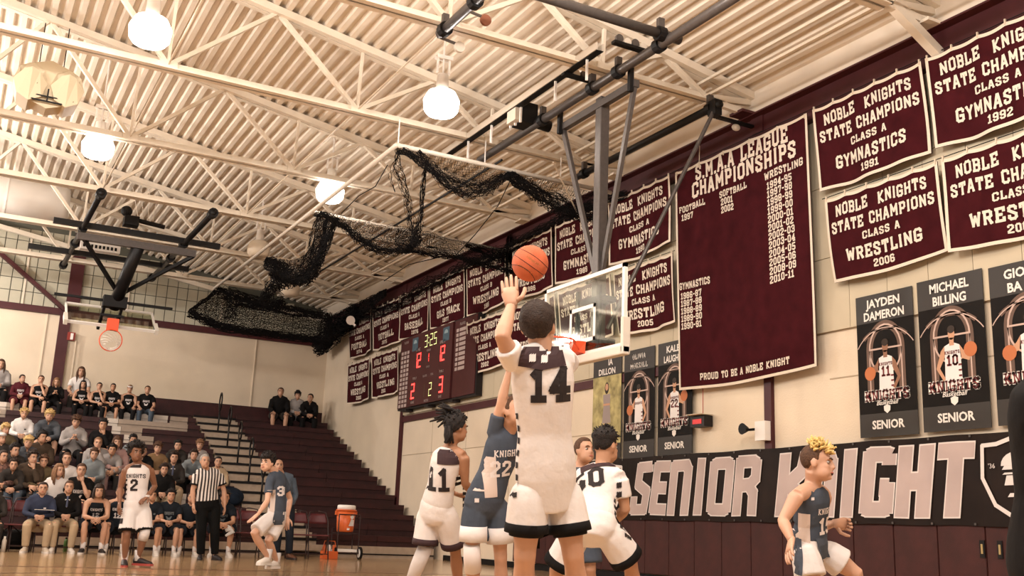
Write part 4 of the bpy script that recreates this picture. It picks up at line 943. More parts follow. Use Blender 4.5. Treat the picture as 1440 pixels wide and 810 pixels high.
t = empty('roof_fan', aty(492, 451, 25.0), 0, 'small round pale spotlight glowing in the dark net corner', 'spotlight')
MB().loft([(0,0,0),(0,-.06,0)], [.10,.12], side=(1,0,0), n=16).build('dish', mat('spot_pale', (.75,.66,.58), .5), t); MB().bar((.0,-.02,-.02),(.14,-.04,-.12),.05,.05).build('arm', M_white, t)

# ================================================================ people
def remesh(mb, voxel, name, smooth=2, post=None):
    me = mb.mesh('tmp'); o = bpy.data.objects.new('tmp', me); C.objects.link(o)
    r = o.modifiers.new('r', 'REMESH'); r.mode = 'VOXEL'; r.voxel_size = voxel; r.use_smooth_shade = True
    s = o.modifiers.new('s', 'SMOOTH'); s.factor = .5; s.iterations = smooth
    dg = bpy.context.evaluated_depsgraph_get(); out = bpy.data.meshes.new_from_object(o.evaluated_get(dg)); out.name = name
    bpy.data.objects.remove(o); bpy.data.meshes.remove(me)
    if post:
        for v in out.vertices: v.co = post(v.co)
    out.polygons.foreach_set('use_smooth', [True]*len(out.polygons)); return out
def frame3(fwd, up=(0,0,1)):
    f = V(fwd).normalized(); u = V(up); r = f.cross(u).normalized(); u = r.cross(f); return Matrix((r, f, u)).transposed()   # columns: right, forward, up
def head_geo(mb, c, M, s=1.):
    """skull, jaw, nose, brows, lips and ears around the head centre c"""
    c = V(c); P_ = lambda p: c + M @ (V(p)*s); E = lambda p, r, n=14, m=10: mb.ell(P_(p), [q*s for q in r], n, m, M)
    E((0,-.012,.030), (.076,.094,.086), 20, 14); E((0,.022,-.030), (.062,.068,.085), 18, 12); E((0,.040,-.086), (.040,.042,.030))
    E((.030,.035,-.060), (.034,.050,.040)); E((-.030,.035,-.060), (.034,.050,.040))
    E((0,.076,.026), (.050,.018,.012)); E((.034,.062,-.022), (.022,.022,.020)); E((-.034,.062,-.022), (.022,.022,.020))
    mb.loft([P_((0,.082,.018)), P_((0,.094,-.006)), P_((0,.104,-.026)), P_((0,.090,-.038))], [(.008*s,.012*s),(.010*s,.014*s),(.016*s,.014*s),(.014*s,.010*s)], side=M @ V((1,0,0)), n=8)
    E((0,.086,-.056), (.024,.012,.007), 10, 6); E((0,.083,-.068), (.020,.012,.007), 10, 6); E((0,.078,-.092), (.020,.016,.014), 10, 6)
    for q in (-1, 1): E((q*.078,-.008,-.010), (.009,.020,.032), 10, 8)
def hand_geo(mb, w, d, nrm, side, curl=.5, spread=.35, s=1., fingers=None):
    """w wrist, d pointing direction, nrm palm-facing direction, side +1 when the thumb lies on d x nrm"""
    w, d = V(w), V(d).normalized(); nrm = V(nrm); nrm = (nrm-d*nrm.dot(d)).normalized(); sd = d.cross(nrm)*side
    mb.loft([w-d*.015*s, w+d*.02*s, w+d*.06*s, w+d*.095*s], [(.026*s,.019*s),(.032*s,.019*s),(.042*s,.016*s),(.040*s,.012*s)], side=sd, n=10)
    Ls = (.068,.076,.070,.056)
    for k in range(4):
        off = (1.5-k)*.021; cu = fingers[k] if fingers else curl
        p = w+d*(.090-.004*abs(k-1))*s+sd*(off*s); dd = (d+sd*((1.5-k)*.10*spread)).normalized(); pts = [p-d*.012*s, p]; a = 0
        for seg in (.45,.32,.23):
            a += cu*(.55 if seg > .4 else .75); q = dd*math.cos(a)+nrm*math.sin(a); p = p+q*(Ls[k]*seg*s*1.05); pts.append(p)
        mb.loft(pts, [.0095*s,.0095*s,.0088*s,.008*s,.0055*s], side=sd, n=7)
    t0 = w+d*.022*s+sd*.022*s; t1 = t0+(d*.55+sd*.75+nrm*.25).normalized()*.042*s; t2 = t1+(d*.85+sd*.35+nrm*(.2+.5*curl)).normalized()*.034*s; t3 = t2+(d*.9+sd*.1+nrm*(.2+.6*curl)).normalized()*.026*s
    mb.loft([t0, t1, t2, t3], [.014*s,.0115*s,.0105*s,.007*s], side=nrm, n=7)
def limb(mb, pts, prof, n=12, k=1.):
    """a tapering limb through joints; prof: list of (joint position along, radius)"""
    pts = [V(p) for p in pts]; out = []; rad = []
    for (t_, r) in prof:
        i = min(int(t_), len(pts)-2); f_ = t_-i; out.append(pts[i].lerp(pts[i+1], f_)); rad.append(r*k)
    mb.loft(out, rad, n=n)
ARM = [(0,.052),(.12,.056),(.4,.050),(.8,.041),(1,.039),(1.2,.043),(1.5,.037),(1.85,.028),(2,.027)]
LEG = [(0,.055),(.10,.074),(.25,.084),(.5,.078),(.85,.058),(1,.056),(1.12,.052),(1.3,.059),(1.6,.048),(1.9,.036),(2,.036)]
def torso(mb, J, k=1., top=True, ease=0., low=-.06, hi=1., arms=False):
    P0, N = V(J['pelvis']), V(J['neck']); L, R = V(J['LS']), V(J['RS']); hl, hr_ = V(J['LH']), V(J['RH'])
    sU = (R-L).normalized(); sL = (hr_-hl).normalized(); ax = (N-P0).normalized(); ln = (N-P0).length
    bend = V(J.get('bend', (0,0,0)))
    pr = [(low,.125,.10),(0,.160,.112),(.12,.158,.112),(.35,.138,.098),(.55,.150,.108),(.75,.168,.112),(.88,.165,.098),(.97,.105,.078),(1.0,.062,.060)]
    if hi < 1: pr = [p for p in pr if p[0] <= hi]
    pts, rad, sd = [], [], []
    for t_, a, b in pr:
        p = P0.lerp(N, t_) if t_ >= 0 else P0+ax*(t_*ln*1.6)
        pts.append(p+bend*math.sin(PI*max(0, min(1, t_)))); rad.append(((a+ease)*k, (b+ease)*k)); sd.append(sL.lerp(sU, max(0, min(1, t_*1.2))))
    mb.loft(pts, rad, sides=sd, n=22)
    for S in (L, R):
        if top: mb.loft([pts[-2].lerp(S, .1), pts[-2].lerp(S, .55), S], [(.065+ease)*k, (.064+ease)*k, (.054+ease)*k], n=12)
    return pts
def body_mesh(J, voxel, s=1., k=1., female=False, hands=True, post_head=True):
    mb = MB(); torso(mb, J, k*s)
    N, H = V(J['neck']), V(J['head']); M = frame3(J['hf'], J.get('hu', (0,0,1)))
    mb.loft([N-(H-N)*.15, N.lerp(H, .35), H+M@V((0,-.02,-.04))*s], [.064*s*k, .055*s, .056*s], n=12)
    head_geo(mb, H, M, s)
    for q in 'LR':
        limb(mb, [J[q+'S'], J[q+'E'], J[q+'W']], ARM, k=s*k**.5)
        limb(mb, [J[q+'H'], J[q+'K'], J[q+'A']], LEG, k=s*k**.5)
        t_ = V(J[q+'T']) if q+'T' in J else V(J['hf'])*V((1,1,0)); t_.normalize(); a = V(J[q+'A']); mb.loft([a+V((0,0,.02)), a-V((0,0,.03)), a-V((0,0,.045))+t_*.08, a-V((0,0,.055))+t_*.14], [.036*s,.04*s,.034*s,.02*s], n=10)
    def post(co):
        d = M.transposed() @ (co-H)/s
        for q in (-1, 1):
            e = V((q*.031, .083, .004)); r = (d-e).length
            if r < .022: co = co - M @ V((0,1,0))*(.010*s*(1-(r/.022)**2))
        return co
    me = remesh(mb, voxel, 'body', 2, post)
    if hands:
        hb_ = MB()
        for q, sg in (('L', 1), ('R', -1)):
            W, E_ = V(J[q+'W']), V(J[q+'E']); d = V(J.get(q+'D', W-E_)); nr = V(J.get(q+'N', (0,0,-1)))
            hand_geo(hb_, W, d, nr, J.get(q+'sd', sg), J.get(q+'curl', .5), J.get(q+'spread', .4), s*1.03, J.get(q+'fing'))
        bm = bmesh.new(); bm.from_mesh(me); hm = hb_.mesh('h'); bm.from_mesh(hm); bm.to_mesh(me); bm.free(); bpy.data.meshes.remove(hm)
        me.polygons.foreach_set('use_smooth', [True]*len(me.polygons))
    return me
def shirt_mesh(J, voxel, kind='tee', s=1., k=1., hem=-.10):
    mb = MB(); ease = {'tank': .012, 'tee': .016, 'long': .022, 'hoodie': .034}[kind]
    torso(mb, J, s*k, top=(kind != 'tank'), ease=ease, low=hem)
    N = V(J['neck'])
    if kind == 'tank':
        pts = None
        up = (N-V(J['pelvis'])).normalized()
        for q in 'LR': mb.loft([N.lerp(V(J[q+'S']), .30)-up*.22, N.lerp(V(J[q+'S']), .42)-up*.09, N.lerp(V(J[q+'S']), .52)+up*.012], [(.08*s*k,.10*s*k),(.06*s*k,.088*s*k),(.035*s*k,.066*s*k)], side=(V(J['RS'])-V(J['LS'])), n=12)
    for q in 'LR':
        S, E_, W = J[q+'S'], J[q+'E'], J[q+'W']
        if kind == 'tee': limb(mb, [S, E_, W], [(0,.066),(.3,.068),(.62,.070)], k=s*k)
        if kind == 'long': limb(mb, [S, E_, W], [(0,.066),(.5,.060),(.95,.053),(1.1,.053),(1.5,.046),(1.93,.038)], k=s*k)
        if kind == 'hoodie': limb(mb, [S, E_, W], [(0,.078),(.5,.070),(.95,.064),(1.1,.064),(1.6,.054),(1.86,.048),(1.92,.036)], k=s*k)
    if kind == 'hoodie':
        H = V(J['head']); M = frame3(J['hf']); c = N.lerp(H, .25)-M@V((0,.035,0)); mb.ell(c, (.105*s,.085*s,.055*s), 14, 8, M)
    return remesh(mb, voxel, 'shirt', 3)
def legs_mesh(J, voxel, kind='shorts', s=1., k=1., he=.86):
    mb = MB(); P0, N = V(J['pelvis']), V(J['neck']); ax = (N-P0).normalized(); ln = (N-P0).length; sd = V(J['RH'])-V(J['LH'])
    mb.loft([P0+ax*(ln*.20), P0+ax*(ln*.08), P0, P0-ax*.09, P0-ax*.15], [(.150*s*k,.108*s*k),(.172*s*k,.124*s*k),(.186*s*k,.134*s*k),(.180*s*k,.128*s*k),(.12*s*k,.10*s*k)], side=sd, n=20)
    for q in 'LR':
        H, K, A = J[q+'H'], J[q+'K'], J[q+'A']
        if kind == 'shorts': limb(mb, [H, K, A], [(-.0,.070),(.06,.095),(.2,.112),(he*.5,.118),(he*.7,.120),(he-.02,.126),(he,.118)], k=s*k)
        elif kind == 'pants': limb(mb, [H, K, A], [(0,.104),(.3,.100),(.9,.080),(1.05,.078),(1.4,.072),(1.94,.060),(1.97,.054)], k=s*k)
        else: limb(mb, [H, K, A], [(0,.094),(.5,.084),(1,.062),(1.3,.064),(1.95,.042)], k=s*k)
    return remesh(mb, voxel, 'trousers', 3)
# hair: a shell over the skull in head coordinates (x right, y forward, z up)
HAIRS = {}
def hair_mesh(style, seed=0):
    key = (style, seed)
    if key in HAIRS: return HAIRS[key]
    rnd = random.Random(seed*17+len(style)); mb = MB(); n, m = (44, 30) if style in ('thick','mop','curls','afro') else (30, 20)
    th = {'short': .010, 'crop': .018, 'thick': .026, 'mop': .028, 'curls': .026, 'afro': .048, 'topcurls': .020, 'long': .018, 'fade': .020, 'bald': .0, 'tied': .012, 'mid': .02}[style]
    amp = {'short': .001, 'crop': .004, 'thick': .005, 'mop': .007, 'curls': .008, 'afro': .013, 'long': .003, 'fade': .004, 'tied': .001, 'mid': .004}.get(style, 0)
    fq = {'curls': 9., 'afro': 8., 'mop': 7, 'thick': 9}.get(style, 6.); ph = [rnd.uniform(0, 6) for _ in range(6)]
    vs = []
    for i in range(m+1):
        a = PI*i/m
        for j in range(n):
            b = 2*PI*j/n; d = V((math.sin(a)*math.sin(b), math.sin(a)*math.cos(b), math.cos(a)))      # b=0 forward
            base = V((0,-.012,.030)) + V((d.x*.076, d.y*.094, d.z*.086))
            line = .58 if style in ('short','crop','fade','tied') else (.50 if style in ('thick','long','afro','curls') else .30)
            hy = math.cos(b)                              # 1 at the face, -1 at the nape
            q_ = max(0., min(1., (hy-.15)/.50)); q_ = q_*q_*(3-2*q_)
            lim = (-.50*(1-q_)+line*q_) if hy > 0 else -.50-.38*min(1, -hy*1.6)
            if style == 'fade': lim += .12*(1-q_)
            f_ = max(0., min(1., (d.z-lim)/.30+.5)); f_ = f_*f_*(3-2*f_)
            t_ = th*(.55+.55*max(0, d.z))
            if style == 'fade': t_ = .004+th*max(0, min(1, (d.z-.1)/.3))
            nz = amp*(math.sin(fq*b+ph[0]+2*a)*math.sin(fq*a+ph[1])+.7*math.sin(2.1*fq*b+ph[2])*math.sin(1.7*fq*a+ph[3]))
            r_ = (t_+nz*f_)*f_ - .010*(1-f_)
            nn = V((d.x/.076, d.y/.094, d.z/.086)).normalized()
            vs.append(base+nn*r_)
    fs = []
    for i in range(m):
        for j in range(n):
            p = i*n+j; q = i*n+(j+1)%n; fs.append((p, p+n, q+n, q))
    if style not in ('bald', 'topcurls'): mb.add(vs, fs)
    if style in ('curls', 'mop', 'thick', 'afro', 'topcurls'):
        cnt = {'topcurls': 190, 'curls': 110, 'mop': 60, 'thick': 70, 'afro': 150}[style]
        for _ in range(cnt):
            a = rnd.uniform(0, 1.35 if style != 'thick' else 1.5); b = rnd.uniform(-PI, PI); d = V((math.sin(a)*math.sin(b), math.sin(a)*math.cos(b), math.cos(a)))
            if style == 'thick' and d.y > .3 and d.z < .5: continue
            if style == 'topcurls' and (d.z < .34 or d.y < -.30): continue
            p = V((0,-.012,.030)) + V((d.x*.080, d.y*.098, d.z*.090))+d*th*.6; L_ = rnd.uniform(.018,.036)*(1.25 if style == 'topcurls' else 1.3 if style in ('curls','afro') else 1)
            t1 = (d+V((rnd.uniform(-.8,.8), rnd.uniform(-.5,.8), rnd.uniform(-.5,.4)))).normalized(); t2 = (t1+V((rnd.uniform(-.9,.9), rnd.uniform(-.9,.9), rnd.uniform(-.9,.3)))).normalized()
            mb.loft([p-d*.01, p+t1*L_*.5, p+t1*L_*.7+t2*L_*.5], [.010,.009,.003], n=5)
    if style in ('long', 'mid'):
        Lh = -.26 if style == 'long' else -.13
        for q in (-1, 1):
            for k_ in range(3):
                x = q*(.072+.004*k_); y = .025-.035*k_
                mb.loft([(x*.9,y,.05),(x*1.12,y,-.02),(x*1.15,y+.005,-.10),(x*1.05,y+.02,Lh)], [(.018,.024),(.020,.026),(.020,.024),(.008,.012)], side=(1,0,0), n=8)
        mb.loft([(0,-.09,.03),(0,-.112,-.05),(0,-.105,-.13),(0,-.10,Lh)], [(.06,.02),(.075,.028),(.07,.028),(.04,.015)], side=(1,0,0), n=12)
    if style == 'tied': mb.ell((0,-.13,.03), (.022,.028,.026))
    if style == 'mop':
        for k_ in range(9):
            b = -.7+1.4*k_/8; mb.loft([(math.sin(b)*.075,.07*math.cos(b)+.005,.105),(math.sin(b)*.080,.090*math.cos(b)+.002,.074),(math.sin(b)*.080,.093*math.cos(b),.042+.012*rnd.random())], [.014,.012,.004], n=6)
    HAIRS[key] = mb.mesh('hair') if mb.v else None
    if HAIRS[key]: HAIRS[key].polygons.foreach_set('use_smooth', [True]*len(HAIRS[key].polygons))
    return HAIRS[key]
M_eyew = mat('eye_white', (.36,.32,.29), .4); M_iris = mat('iris_dark', (.02,.012,.008), .2); M_lip = mat('lips', (.38,.12,.09), .5); M_lipd = mat('lips_brown', (.14,.05,.04), .5)
M_mouth = mat('open_mouth', (.04,.008,.006), .5)
def _eyes():
    a = MB(); b = MB(); a2 = MB(); b2 = MB(); c = MB(); c2 = MB()
    for q, o_ in ((-1, a), (1, a2)): o_.ell((q*.031,.071,.004), (.0135,.0125,.0085), 10, 8)
    for q, o_ in ((-1, b), (1, b2)): o_.ell((q*.031,.0815,.004), (.0062,.0035,.0068), 8, 6)
    for q, o_ in ((-1, c), (1, c2)): o_.loft([(q*.014,.094,.024),(q*.032,.092,.030),(q*.050,.080,.024)], [(.004,.004),(.0055,.004),(.003,.003)], side=(0,0,1), n=6)
    d = MB(); d.loft([(-.022,.088,-.061),(-.008,.0965,-.058),(0,.0975,-.060),(.008,.0965,-.058),(.022,.088,-.061)], [(.002,.002),(.006,.005),(.0065,.005),(.006,.005),(.002,.002)], side=(0,0,1), n=6)
    e = MB(); e.ell((0,.092,-.064), (.015,.008,.012), 10, 6)
    out = [x.mesh(n_) for x, n_ in ((a,'eye'),(a2,'eye'),(b,'iris'),(b2,'iris'),(c,'eyebrow'),(c2,'eyebrow'),(d,'lips'),(e,'open_mouth'))]
    for me in out: me.polygons.foreach_set('use_smooth', [True]*len(me.polygons))
    return out
EYE, EYE2, IRIS, IRIS2, BROW, BROW2, LIPS, OPENM = _eyes()
def _shoe(low=False):
    u = MB(); u.loft([(0,-.085,.045),(0,-.07,.05),(0,-.02,.058),(0,.05,.048),(0,.12,.036),(0,.165,.030),(0,.185,.026)], [(.026,.036),(.036,.046),(.040,.054),(.042,.044),(.048,.034),(.038,.026),(.012,.014)], side=(1,0,0), n=14)
    u.loft([(0,-.045,.05),(0,-.042,.105)], [(.040,.048),(.038,.044)], side=(1,0,0), n=12)
    s_ = MB(); pr = [(-.10,.022),(-.07,.038),(0,.040),(.07,.046),(.13,.048),(.175,.036),(.198,.012)]
    vs = [(-w_, y, z) for z in (0,.030) for y, w_ in pr]+[(w_, y, z) for z in (0,.030) for y, w_ in pr]; k = len(pr); fs = []
    for i in range(k-1): fs += [(i, i+1, i+1+2*k, i+2*k), (i+k, i+3*k, i+1+3*k, i+1+k), (i, i+k, i+1+k, i+1), (i+2*k, i+1+2*k, i+1+3*k, i+3*k)]
    fs += [(0, 2*k, 3*k, k), (k-1, 2*k-1, 4*k-1, 3*k-1)]; s_.add(vs, fs)
    l = MB()
    for i in range(5): l.tube((-.022,.02+.02*i,.098-.010*i*1.2),(.022,.02+.02*i,.098-.010*i*1.2), .004, n=5)
    out = [u.mesh('shoe'), s_.mesh('sole'), l.mesh('laces')]; out[0].polygons.foreach_set('use_smooth', [True]*len(out[0].polygons)); return out
SHOE, SOLE, LACE = _shoe()
def _sock(): u = MB(); u.loft([(0,-.035,.06),(0,-.035,.12),(0,-.035,.20)], [.044,.043,.048], n=12); me = u.mesh('sock'); me.polygons.foreach_set('use_smooth', [True]*len(me.polygons)); return me
SOCK = _sock()
def part(name, me, parent, m, M4=None):
    o = bpy.data.objects.new(name, me); C.objects.link(o); o.parent = parent
    if not me.materials: me.materials.append(None)
    o.material_slots[0].link = 'OBJECT'; o.material_slots[0].material = m
    if M4 is not None: o.matrix_local = M4
    return o
def decal(root, name, m, draw, target, o, right, up, off=.006, reach=.4):
    """flat print laid on cloth: draw(mb, fn) draws in (u, v) metres; every point is dropped onto the cloth"""
    o, r, u = V(o), V(right).normalized(), V(up).normalized(); d = r.cross(u).normalized()     # d points out of the cloth, towards the reader
    u = d.cross(r)*1.0; bv = target
    def fn(a, b):
        p = o+r*a+u*b
        for s_ in (0, .02, -.02, .04, -.04, .06, -.06):
            hit = bv.ray_cast(p+r*s_+d*reach, -d)
            if hit[0] is not None: break
        return tuple(hit[0]+d*off) if hit[0] is not None else tuple(p+d*0)
    mb = MB(); draw(mb, fn); return mb.build(name, m, root)
SK = {'pale': (.52,.30,.205), 'fair': (.46,.255,.165), 'tan': (.42,.22,.13), 'brown': (.20,.09,.05), 'mid': (.30,.145,.08)}
def skin(k): return mat('skin_'+k, SK[k], .5, var=.06, scale=10, spec=.35)
HC = {'black': (.012,.008,.007), 'dark': (.028,.015,.010), 'brown': (.075,.035,.018), 'blond': (.52,.34,.14), 'yellow': (.66,.46,.17), 'grey': (.30,.27,.24), 'fairbrown': (.20,.10,.05)}
def hairm(k): return mat('hair_'+k, HC[k], .7, var=.35, scale=60, bump=.5, bscale=120)
def cloth(name, col, var=.10, rough=.9): return mat(name, col, rough, var=var, scale=7, bump=.45, bscale=11, spec=.12)
def dress(root, J, look, meshes, s=1.):
    """link body, clothes, hair, face and shoes under root; J in root coordinates"""
    body, shirt, legs = meshes
    sk = skin(look.get('skin', 'fair'))
    b = part('body', body, root, sk); b.name = 'body'
    if shirt: so = part(look.get('shirtname', 'shirt'), shirt, root, look['shirt'])
    if legs: part(look.get('legname', 'shorts'), legs, root, look['legs'])
    H = V(J['head']); M = frame3(J['hf'], J.get('hu', (0,0,1))).to_4x4(); M = Matrix.Translation(H) @ M @ Matrix.Scale(s, 4)
    hm = hair_mesh(look.get('hair', 'short'), look.get('hs', 0))
    if hm: part('hair', hm, root, hairm(look.get('hc', 'dark')), M)
    if look.get('face', True):
        for E_, I_ in ((EYE, IRIS), (EYE2, IRIS2)): e = part('eye', E_, root, M_eyew, M); part('iris', I_, e, M_iris)
        for B_ in (BROW, BROW2): part('eyebrow', B_, root, hairm(look.get('bc', look.get('hc', 'dark')) if look.get('hc') not in ('yellow',) else 'brown'), M)
        part('lips', LIPS, root, M_lipd if look.get('skin') in ('brown','mid') else M_lip, M)
        if look.get('mouth'): part('open_mouth', OPENM, root, M_mouth, M)
    for q in 'LR':
        if look.get('noshoe'): break
        a = V(J[q+'A']); t_ = V(J[q+'T']) if q+'T' in J else V(J['hf'])*V((1,1,0)); t_.normalize()
        M4 = Matrix.Translation(a+V((0,0,-.095*s))+t_*.03) @ frame3(t_).to_4x4()
        sh = part('shoe', SHOE, root, look.get('shoe', mat('shoe_white', (.60,.55,.50), .6)), M4)
        part('sole', SOLE, sh, look.get('sole', mat('sole_white', (.62,.58,.54), .5))); part('laces', LACE, sh, look.get('lace', mat('lace_white', (.6,.55,.5), .7)))
        if look.get('sock'): part('sock', SOCK, root, look['sock'], M4)
def local(J, c):
    out = {}
    for k_, v_ in J.items():
        out[k_] = V(v_)-V(c) if k_ in ('pelvis','neck','head','LS','LE','LW','RS','RE','RW','LH','LK','LA','RH','RK','RA') else v_
    return out
def person(J, look, label, voxel=.011, s=1., k=1., group=None, top='tank', bottom='shorts', base=None, hem=-.10, he=.86, kl=None):
    p = V(J['pelvis']); base = V(base) if base else V((p.x, p.y, 0)); J = local(J, base)
    root = empty('person', base, 0, label, 'person', group)
    ms = (body_mesh(J, voxel, s, k), shirt_mesh(J, voxel, top, s, k, hem), legs_mesh(J, voxel, bottom, s, kl or k, he))
    dress(root, J, look, ms, s)
    bv = BVHTree.FromPolygons([v.co for v in ms[1].vertices], [tuple(f.vertices) for f in ms[1].polygons])
    bl_ = BVHTree.FromPolygons([v.co for v in ms[2].vertices], [tuple(f.vertices) for f in ms[2].polygons])
    return root, J, bv, bl_
M_jw = cloth('jersey_white', (.63,.58,.56), .04); M_jb = cloth('jersey_slate', (.055,.065,.085), .15); M_num = mat('print_black', (.018,.012,.012), .8); M_numw = mat('print_white', (.66,.60,.58), .8)
M_yoke = mat('print_dark_maroon', (.035,.016,.018), .8); M_blk = cloth('cloth_black', (.008,.007,.007), .2); M_sockw = cloth('sock_white', (.56,.51,.49), .03); M_pink = mat('print_pale', (.60,.50,.45), .8)
def squares(lst, w_, h_):
    def dr(mb, fn):
        for (u, v_) in lst:
            n_ = 3
            for i in range(n_):
                a0, a1 = u-w_/2+w_*i/n_, u-w_/2+w_*(i+1)/n_; mb.add([fn(a0, v_-h_/2), fn(a1, v_-h_/2+.006), fn(a1, v_+h_/2+.006), fn(a0, v_+h_/2)], [(0,1,2,3)])
    return dr
def rectd(a0, a1, b0, b1, nu=8, nv=4, shape=None):
    def dr(mb, fn):
        base = len(mb.v)
        for j in range(nv+1):
            for i in range(nu+1):
                u, v_ = i/nu, j/nv; a, b = a0+(a1-a0)*u, b0+(b1-b0)*v_
                if shape: a, b = shape(u, v_, a, b)
                mb.v.append(fn(a, b))
        for j in range(nv):
            for i in range(nu): p = base+j*(nu+1)+i; mb.f.append((p, p+1, p+nu+2, p+nu+1))
    return dr
def txt(s_, h, x=0, y=0, **kw): return lambda mb, fn: text(mb, s_, x, y, h, fn, 'c', sub=.8, **kw)
def ring(root, name, m, J, q, t0, t1, rad):
    """band around a trouser leg between fractions t0..t1 of hip-knee"""
    H, K = V(J[q+'H']), V(J[q+'K']); return MB().loft([H.lerp(K, t0), H.lerp(K, (t0+t1)/2), H.lerp(K, t1)], rad, n=20).build(name, m, root, smooth=True)

# ---------------------------------------------------------------- the shooter, number 14
d = 5.0
J = dict(pelvis=atd(768,672,d), neck=atd(762,494,5.02), head=atd(757,459,5.05), hf=V((.62,.62,.42)), hu=V((-.2,-.2,1)),
         LS=atd(725,512,4.93), LE=atd(706,474,4.84), LW=atd(719,430,5.00), RS=atd(799,511,5.10), RE=atd(772,486,5.48), RW=atd(760,462,5.55),
         LH=atd(744,680,4.95), LK=atd(738,782,4.92), LA=atd(733,900,5.06), RH=atd(792,680,5.06), RK=atd(806,782,5.0), RA=atd(822,900,5.1),
         LD=V((.02,.3,1)), LN=V((.55,.8,-.1)), LT=V((.6,.8,0)), RT=V((.7,.7,0)), Lcurl=.12, Lspread=.35, Lsd=-1, RN=V((0,1,0)), Rcurl=.4)
r14, j, bv, bl_ = person(J, dict(skin='fair', hair='crop', hc='dark', shirt=M_jw, legs=M_jw, sock=M_sockw, face=True), 'basketball player in white number 14 jersey seen from behind, shooting with raised arm', .010, k=.92, kl=.84, top='tee', hem=-.16, he=.66)
N_, P_ = V(j['neck']), V(j['pelvis']); rt = (RIGHT*1-FWD*.10).normalized(); upv = (N_-P_).normalized()
decal(r14, 'number', M_num, txt('14', .165, .01, 0, thick=1.3, wscale=.88), bv, N_-upv*.235+rt*.03, rt, upv)
decal(r14, 'yoke', M_yoke, rectd(-.10, .12, -.085, .005, 12, 5, lambda u, v_, a, b: (a*(.80+.2*(1-v_)), b-.02*(1-abs(2*u-1))*(1-v_)+.02)), bv, N_, rt, upv, off=.008)
decal(r14, 'collar_print', M_numw, squares([(-.035,-.03),(.02,-.035)], .03, .035), bv, N_, rt, upv, off=.012)
sd_ = (RIGHT*.75-FWD*.66).normalized()
decal(r14, 'side_print', M_num, squares([(0, -.31-.058*i) for i in range(7)], .036, .026), bv, N_-rt*.145-FWD*.0, rt, upv, off=.006)
decal(r14, 'side_print', M_num, squares([(0, -.0-.052*i) for i in range(4)], .058, .022), bl_, P_-rt*.155+upv*.09, rt, upv, off=.006)
for q in 'LR': ring(r14, 'hem_band', M_blk, j, q, .54, .67, [(.103),(.1065),(.1075)])
decal(r14, 'hem_wedge', M_blk, rectd(-.035, .045, -.34, -.20, 4, 6, lambda u, v_, a, b: (a+.05*v_*(1-u), b)), bl_, P_-rt*.075, rt, upv, off=.007)
for q in 'LR': ring(r14, 'undershort', M_blk, j, q, .60, .72, [(.088),(.086),(.083)])

# ---------------------------------------------------------------- player number 11 at the left
d = 9.0
J = dict(pelvis=atd(614,712,d), neck=atd(632,630,d), head=atd(642,602,d+.02), hf=V((.98,.12,-.05)), bend=FWD*-.03,
         LS=atd(613,642,d+.12), LE=atd(612,682,d+.32), LW=atd(640,694,d+.38), RS=atd(652,642,d-.10), RE=atd(654,680,d-.08), RW=atd(668,697,d+.12),
         LH=atd(603,714,d+.06), LK=atd(597,772,d+.02), LA=atd(572,832,d+.10), RH=atd(625,714,d-.06), RK=atd(640,772,d+.06), RA=atd(646,838,d+.2),
         LT=V((.5,.8,0)), RT=V((.8,.6,0)), RN=V((0,0,1)), LN=V((0,0,1)))
r11, j, bv, bl_ = person(J, dict(skin='mid', hair='thick', hc='black', shirt=M_jw, legs=M_jw, sock=M_sockw), 'basketball player in white number 11 jersey with flying dreadlocks, back to camera', .013, k=.90, top='tank')
N_, P_ = V(j['neck']), V(j['pelvis']); upv = (N_-P_).normalized(); rt = (RIGHT*1.0+FWD*.0).normalized()
decal(r11, 'number', M_num, txt('11', .20, -.02, 0, thick=1.1), bv, N_-upv*.36, rt, upv)
decal(r11, 'yoke', M_yoke, rectd(-.10, .10, -.12, .0, 8, 4), bv, N_, rt, upv, off=.008)
decal(r11, 'side_print', M_num, squares([(0, -.25-.05*i) for i in range(7)], .03, .03), bv, N_+rt*.13, rt, upv)
for q in 'LR': ring(r11, 'hem_band', M_yoke, j, q, .74, .89, [.112,.116,.116])
ring(r11, 'leg_sleeve', M_sockw, dict(LH=j['LK'], LK=j['LA']), 'L', -.1, .9, [.066,.064,.045])
rnd = random.Random(5); mb = MB(); H = V(j['head']); hd = MB()
for i in range(24):
    b = H+V((rnd.uniform(-.05,.04), rnd.uniform(-.05,.05), rnd.uniform(.05,.10))); L_ = rnd.uniform(.12,.22)
    dv = (RIGHT*-1*rnd.uniform(.3,1.0)+UP*rnd.uniform(-.2,.75)+FWD*rnd.uniform(-.3,.3)).normalized()
    MB().loft([b, b+dv*L_*.5+V((0,0,.02)), b+dv*L_+V((0,0,-.05*rnd.random()))], [.016,.014,.007], n=6).build('dreadlock', hairm('black'), r11, smooth=True)
for i in range(10):
    b = H+RIGHT*rnd.uniform(-.09,.0)+FWD*rnd.uniform(-.1,-.03)+V((0,0,.03)); MB().loft([b, b+V((rnd.uniform(-.02,.02),0,-.08)), b+V((rnd.uniform(-.03,.03),0,-.15))], [.016,.015,.008], n=6).build('dreadlock', hairm('black'), r11, smooth=True)

